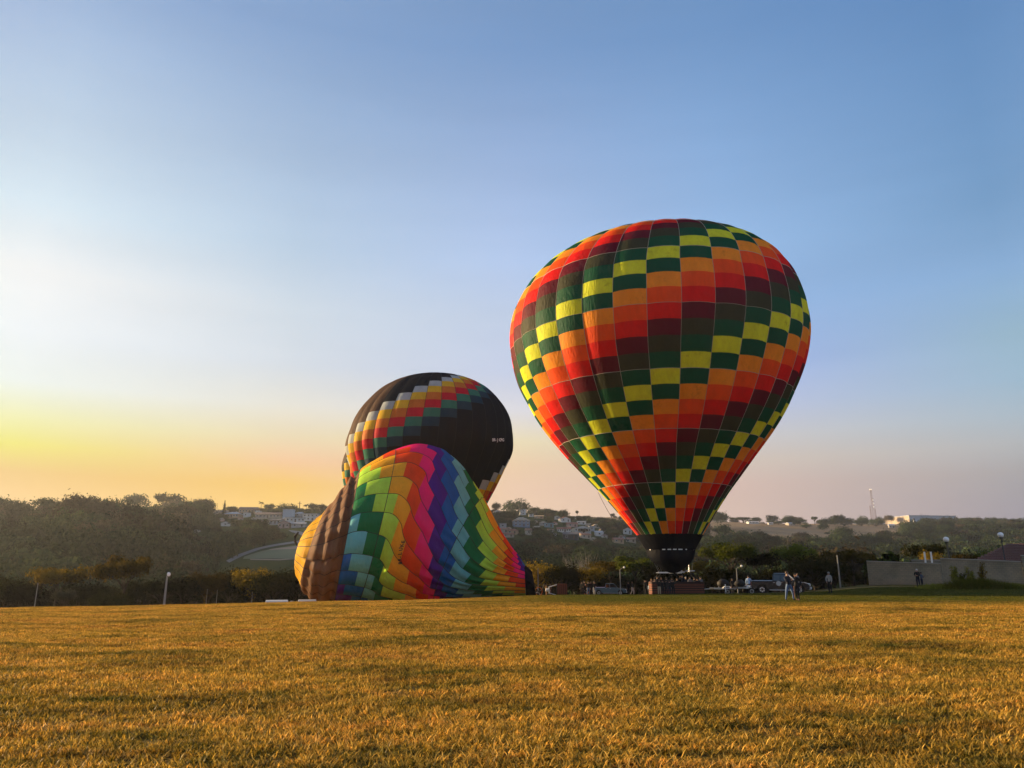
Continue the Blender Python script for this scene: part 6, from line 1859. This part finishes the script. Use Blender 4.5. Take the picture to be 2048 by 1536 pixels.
def person(x, Y, z, face, H, pose, top, legs, hair, label, group=None, skin=0, shoes=BLK, crop=None, scale_w=1.0):
    """one continuous figure grown over a posed skeleton. pose gives joints in metres for a 1.70 m body, x to the figure's left
    when it faces -y; face turns it about z"""
    P = dict(pel=(0, 0, .93), chest=(0, 0, 1.22), sh=(0, 0, 1.40), neck=(0, 0, 1.47), head=(0, -.01, 1.60),
             shl=(.18, 0, 1.38), ell=(.23, .02, 1.10), hal=(.22, -.06, .86), shr=(-.18, 0, 1.38), elr=(-.23, .02, 1.10), har=(-.22, -.06, .86),
             hil=(.09, 0, .90), knl=(.10, -.01, .49), anl=(.10, .02, .09), tol=(.11, -.15, .035), hir=(-.09, 0, .90), knr=(-.10, -.01, .49), anr=(-.10, .02, .09), tor=(-.11, -.15, .035))
    P.update(pose)
    names = list(P)
    Rr = dict(pel=.135, chest=.150, sh=.10, neck=.056, head=.098, shl=.075, ell=.052, hal=.036, shr=.075, elr=.052, har=.036,
              hil=.105, knl=.070, anl=.048, tol=.040, hir=.105, knr=.070, anr=.048, tor=.040)
    E = [('pel', 'chest'), ('chest', 'sh'), ('sh', 'neck'), ('neck', 'head'), ('sh', 'shl'), ('shl', 'ell'), ('ell', 'hal'), ('sh', 'shr'), ('shr', 'elr'), ('elr', 'har'),
         ('pel', 'hil'), ('hil', 'knl'), ('knl', 'anl'), ('anl', 'tol'), ('pel', 'hir'), ('hir', 'knr'), ('knr', 'anr'), ('anr', 'tor')]
    if crop: pass
    me = bpy.data.meshes.new('person')
    me.from_pydata([P[n] for n in names], [(names.index(a), names.index(b)) for a, b in E], [])
    o = bpy.data.objects.new('person', me); COL.objects.link(o)
    o.modifiers.new('skin', 'SKIN'); sk = me.skin_vertices[0].data
    for i, n in enumerate(names):
        r = Rr[n]; ry = r * (.72 if n in ('pel', 'chest', 'sh') else 1)
        sk[i].radius = (r, ry) if n not in ('head',) else (r*.82, r*.98)
        sk[i].use_root = (n == 'pel')
    sub = o.modifiers.new('sub', 'SUBSURF'); sub.levels = 1; sub.render_levels = 1
    dg = bpy.context.evaluated_depsgraph_get(); ev = bpy.data.meshes.new_from_object(o.evaluated_get(dg))
    o.modifiers.clear(); o.data = ev; bpy.data.meshes.remove(me)
    # hands with fingers, nose, ears and eyes joined into the same body
    mb = MB(); mb.v = [tuple(v.co) for v in ev.vertices]; mb.f = [tuple(p.vertices) for p in ev.polygons]
    segs = [(a, b, Vector(P[a]), Vector(P[b])) for a, b in E]
    mats = [SKIN[skin], cloth(top), cloth(legs), cloth(shoes), M['rubber']]
    mi = []
    for f in mb.f:
        c = sum((Vector(mb.v[i]) for i in f), Vector()) / len(f)
        best, bn = 9, None
        for a, b, p, q in segs:
            d = q - p; t = max(0, min(1, (c - p).dot(d) / d.length_squared)); dd = (c - p - d*t).length - .5*(Rr[a]*(1-t) + Rr[b]*t)
            if dd < best: best, bn = dd, (a, b, t)
        a, b, t = bn
        if b == 'head' or (b == 'neck' and t > .5): mi.append(0)
        elif b in ('hal', 'har') and t > .86: mi.append(0)
        elif b in ('tol', 'tor') or (b in ('anl', 'anr') and t > .92): mi.append(3)
        elif b in ('hil', 'hir', 'knl', 'knr', 'anl', 'anr'): mi.append(2)
        elif a == 'pel' and t < .15: mi.append(2)
        else: mi.append(1)
    mb.m = mi
    hc = Vector(P['head']); hd = Vector(P['head']) - Vector(P['neck']); hd.normalize()
    fwd = Vector((0, -1, 0)); fwd = (fwd - hd * fwd.dot(hd)).normalized(); sd = hd.cross(fwd)
    mb.tube([hc + fwd*.085 + hd*.035, hc + fwd*.115 - hd*.005, hc + fwd*.085 - hd*.015], [.010, .016, .012], 5, 0)
    for s in (-1, 1):
        mb.ball(hc + fwd*.086 + sd*s*.032 + hd*.035, .012, 6, 4, 4)
        mb.ball(hc + sd*s*.088 + hd*.01, (.014, .022, .030), 6, 4, 0)
    mb.tube([hc + fwd*.090 - hd*.045 - sd*.02, hc + fwd*.096 - hd*.045, hc + fwd*.090 - hd*.045 + sd*.02], .006, 4, 4)
    for e, h in (('ell', 'hal'), ('elr', 'har')):
        w = Vector(P[h]); d = (w - Vector(P[e])).normalized(); sgn = 1 if h == 'hal' else -1
        s1 = d.cross(Vector((1, 0, 0)) if abs(d.x) < .8 else Vector((0, 0, 1))).normalized(); n1 = d.cross(s1)
        mb.tube([w, w + d*.09], [.030, .034], 6, 0)
        for k, ln in enumerate((.062, .074, .070, .055)):
            b0 = w + d*.085 + s1*(k - 1.5)*.017
            mb.tube([b0, b0 + d*ln*.55 + n1*sgn*.006, b0 + d*ln + n1*sgn*.022], [.009, .008, .006], 4, 0)
        b0 = w + d*.03 + s1*.03
        mb.tube([b0, b0 + d*.035 + s1*.022, b0 + d*.065 + s1*.024], [.010, .009, .007], 4, 0)
    k = H / 1.70
    m2 = mb.mesh('person', mats, smooth=True)
    m2.transform(Matrix.Scale(k, 4))
    o.data = m2; bpy.data.meshes.remove(ev)
    o.location = (x, Y, z); o.rotation_euler = (0, 0, face)
    tag(o, label, 'person', group)
    # hair or cap as a child
    hb = MB().ball((0, 0, 0), (.094*k, .108*k, .098*k), 12, 8)
    keep = [i for i, f in enumerate(hb.f) if not (sum(hb.v[j][1] for j in f)/len(f) < -.035*k and sum(hb.v[j][2] for j in f)/len(f) < .045*k) and sum(hb.v[j][2] for j in f)/len(f) > -.06*k]
    hb.f = [hb.f[i] for i in keep]; hb.m = [0]*len(keep)
    h = hb.build('hair' if hair != 'cap' else 'cap', HAIR[hair], o, smooth=True)
    h.location = (hc + hd*.02 + Vector((0, .012, 0))) * k
    h.rotation_euler = hd.to_track_quat('Z', 'Y').to_euler() if abs(hd.z) < .97 else (0, 0, 0)
    return o
def put(px, feet, height, Y=None):
    """feet and stature of a figure from its place in the picture"""
    if Y is None: Y = 1.70 * 1547 / height
    x = gx(px, Y); return x, Y, gz(x, Y), height * Y / 1547
stand = {}
arms_fold = dict(ell=(.24, -.05, 1.12), hal=(-.02, -.22, 1.14), elr=(-.24, -.05, 1.12), har=(.04, -.20, 1.10))
hand_up = dict(elr=(-.26, -.10, 1.30), har=(-.10, -.24, 1.52))
phone = dict(ell=(.22, -.08, 1.12), hal=(.06, -.30, 1.24), elr=(-.22, -.08, 1.12), har=(-.06, -.30, 1.24))
walk = dict(knl=(.10, -.14, .50), anl=(.10, -.10, .09), tol=(.10, -.27, .04), knr=(-.10, .04, .48), anr=(-.10, .28, .12), tor=(-.11, .14, .03), ell=(.24, .12, 1.12), hal=(.24, .05, .88), elr=(-.24, -.05, 1.12), har=(-.22, -.22, .94))

# the pair in front: a man leaning over with a long pale strap, a woman beside him
Yp = 47.0
x, Y, z = on_px(1575, Yp)
lean_p = dict(pel=(0, 0, .90), chest=(-.03, 0, 1.18), sh=(-.07, -.05, 1.38), neck=(-.10, -.08, 1.46), head=(-.11, -.10, 1.60),
              shl=(.10, -.06, 1.37), ell=(.34, -.16, 1.26), hal=(.42, -.22, 1.44), shr=(-.24, -.03, 1.36), elr=(-.22, -.18, 1.10), har=(.02, -.32, 1.20),
              hil=(.09, 0, .88), knl=(.20, -.06, .48), anl=(.27, .02, .09), tol=(.33, -.12, .035), hir=(-.09, 0, .88), knr=(-.19, -.02, .48), anr=(-.23, .04, .09), tor=(-.27, -.10, .035))
man = person(x, Y, z, math.radians(12), 1.74, lean_p, NAVY, DENIM, 'brown', 'man in dark jacket and blue jeans leaning over with legs apart on the grass')
x2, Y2, z2 = on_px(1591, Yp)
wom = person(x2, Y2, z2, math.radians(-35), 1.62, dict(walk, **dict(elr=(-.26, -.16, 1.22), har=(-.22, -.34, 1.38), head=(-.02, -.04, 1.59))), BLK, BLK, 'black', 'woman in black with a grey hood and striped trouser leg beside the leaning man', shoes=(0.22, 0.10, 0.06))
st = MB().box((-.175, -.02, .50), (.012, .05, .72)); st.build('trouser_stripe', simple('stripe_red_white', (0.7, 0.32, 0.26), .8), wom)
MB().ball((.03, .13, 1.38), (.13, .09, .11), 12, 8).build('hood', cloth((0.16, 0.17, 0.18)), wom, smooth=True)
strap = MB().tube([unproj(1579, 1152, Yp-.35), unproj(1583, 1155, Yp-.40), unproj(1588, 1160, Yp-.40)], [.022, .030, .026], 6).build('strap', M['white_paint'])
tag(strap, 'long pale strap stretched between the leaning man and the woman in black', 'strap')

PEOPLE = [ # px, feet, height px, face deg, pose, top, legs, hair, label
 (1657, 1188, 41.5, -60, dict(elr=(-.2, -.14, 1.14), har=(-.1, -.2, .92)), (0.26, 0.26, 0.25), BLK, 'grey', 'grey haired person in grey jacket standing alone right of the black pickup'),
 (1834, 1179, 37, -50, arms_fold, BLK, NAVY, 'cap', 'person in black with a white cap standing in front of the lower wall'),
 (1841.5, 1180, 31, 40, phone, (0.06, 0.08, 0.12), NAVY, 'black', 'shorter person in blue grey jacket beside the one in the white cap'),
 (1496, 1189, 36, 160, dict(elr=(-.26, -.1, 1.15), har=(-.2, -.2, 1.3)), (0.30, 0.42, 0.62), BLK, 'black', 'person in light blue shirt behind the white mudguard of the small trailer'),
 (1463, 1187, 31, 20, stand, BLK, BLK, 'black', 'person in black standing between the two trailers'),
 (1317, 1191, 31, 170, arms_fold, BLK, KHAKI, 'brown', 'person in black jacket and khaki trousers in front of the left half of the basket'),
 (1324, 1191, 30, 200, stand, BLK, BLK, 'black', 'leftmost of four people in black standing before the middle of the basket'),
 (1331, 1192, 30, 160, phone, BLK, BLK, 'black', 'second of four people in black standing before the middle of the basket'),
 (1338, 1191, 29, 190, stand, BLK, NAVY, 'black', 'third of four people in black standing before the middle of the basket'),
 (1345, 1191, 30, 170, hand_up, BLK, BLK, 'brown', 'fourth of four people in black standing before the middle of the basket'),
 (1289, 1190, 30, 30, hand_up, BLK, BLK, 'black', 'person in black left of the child with the backpack'),
 (1297, 1190, 23, -60, dict(), (0.20, 0.28, 0.38), BLK, 'brown', 'child in blue grey top at the left end of the passenger basket'),
 (1255.5, 1190, 27, 10, dict(), BLK, BLK, 'black', 'person in black right of the blue pickup'),
 (1263.5, 1190, 28, 60, walk, BLK, (0.42, 0.34, 0.30), 'black', 'person in pale trousers right of the blue pickup'),
 (1163, 1191, 28, -30, stand, BLK, BLK, 'black', 'leftmost person in black of the group by the blue pickup'),
 (1168, 1190, 29, 20, phone, BLK, BLK, 'black', 'second person in black from the left by the blue pickup'),
 (1176, 1190, 28, 170, stand, BLK, DENIM, 'black', 'person in blue jeans behind the orange fan by the pickup'),
 (1181, 1190, 27, -20, hand_up, BLK, BLK, 'blond', 'fair haired person in black at the tail of the blue pickup'),
 (1188, 1191, 28, 30, arms_fold, BLK, (0.24, 0.24, 0.25), 'brown', 'person in grey trousers leaning toward the blue pickup bed'),
 (1092, 1193.5, 24, 60, dict(), (0.85, 0.42, 0.12), (0.80, 0.40, 0.12), 'brown', 'person in bright orange overalls catching the sun by the tipped basket'),
 (1100, 1193, 23, -60, stand, (0.16, 0.09, 0.05), (0.20, 0.11, 0.06), 'brown', 'person in brown clothes beside the one in bright orange'),
]
for px_, feet, h_, fc, pose, tp_, lg_, hr_, lab in PEOPLE:
    Yq = {1657: 63, 1834: 71, 1841.5: 71}.get(px_, None)
    if Yq is None: Yq = 1.68*1547/h_ if h_ > 26.5 else (88 if px_ > 1200 else 100)
    if px_ == 1496: Yq = 82
    if 1310 < px_ < 1350: Yq = min(Yq, 79)
    x, Y, z = on_px(px_, Yq)
    person(x, Y, z, math.radians(fc), h_*Yq/1547 if px_ not in (1092, 1100) else 1.6, pose, tp_, lg_, hr_, lab, skin=int(px_) % 2)
# passengers in the basket, heads and shoulders over the rim
PAS = [(1302, 1161, 'blond', (0.35, 0.12, 0.06), 'fair haired passenger in red brown at the left end of the basket'), (1308.5, 1162, 'blond', (0.18, 0.12, 0.08), 'second fair haired passenger from the left end of the basket'),
       (1314, 1156, 'black', BLK, 'tall dark passenger third from the left end of the basket'), (1322, 1158, 'brown', BLK, 'passenger behind the khaki trousered person'), (1332, 1158, 'black', BLK, 'passenger left of the middle of the basket'),
       (1343, 1159, 'black', (0.07, 0.07, 0.08), 'passenger in charcoal in the middle of the basket'), (1353, 1160, 'brown', BLK, 'passenger right of the middle of the basket'), (1364, 1153, 'black', NAVY, 'tallest passenger below the burner frame'),
       (1371, 1157, 'grey', BLK, 'grey haired passenger right of the tallest one'), (1379, 1157, 'black', (0.10, 0.10, 0.11), 'passenger in grey fourth from the right end'), (1388, 1158, 'brown', BLK, 'passenger third from the right end of the basket'),
       (1394, 1160, 'black', NAVY, 'passenger second from the right end of the basket'), (1400.5, 1157, 'black', (0.12, 0.12, 0.13), 'passenger waving at the right end of the basket')]
for i, (px_, hy, hr_, tp_, lab) in enumerate(PAS):
    Yq = DB + (-.35 if i % 2 else .35)
    x = gx(px_, Yq); zf = gz0 + .2
    Hh = min(max(zt_(px_, hy - 3.3, Yq) - zf, 1.45), 1.92)
    person(x, Yq, zf, math.radians([10, -40, 60, 0, 150, -20][i % 6]), Hh, [stand, phone, dict(arms_fold, **{}), hand_up][i % 4], tp_, BLK, hr_, lab, skin=i % 2, group='passengers standing in the basket')

# ------------------------------------------------------------------ air
m = bpy.data.materials.new('haze_air'); m.use_nodes = True
n, l = m.node_tree.nodes, m.node_tree.links
n.clear()
o = n.new('ShaderNodeOutputMaterial'); v = n.new('ShaderNodeVolumePrincipled')
v.inputs['Color'].default_value = (0.86, 0.90, 0.97, 1)
v.inputs['Density'].default_value = HAZE_D
v.inputs['Anisotropy'].default_value = 0.45
l.new(v.outputs[0], o.inputs['Volume'])
HZ0, HZ1 = -14.0, 170.0
haze = MB().box((0, 3350, (HZ0 + HZ1) / 2), (14600, 7600, HZ1 - HZ0)).build('haze', m)
tag(haze, 'pale morning haze over the valley and hills', None, None, 'stuff')
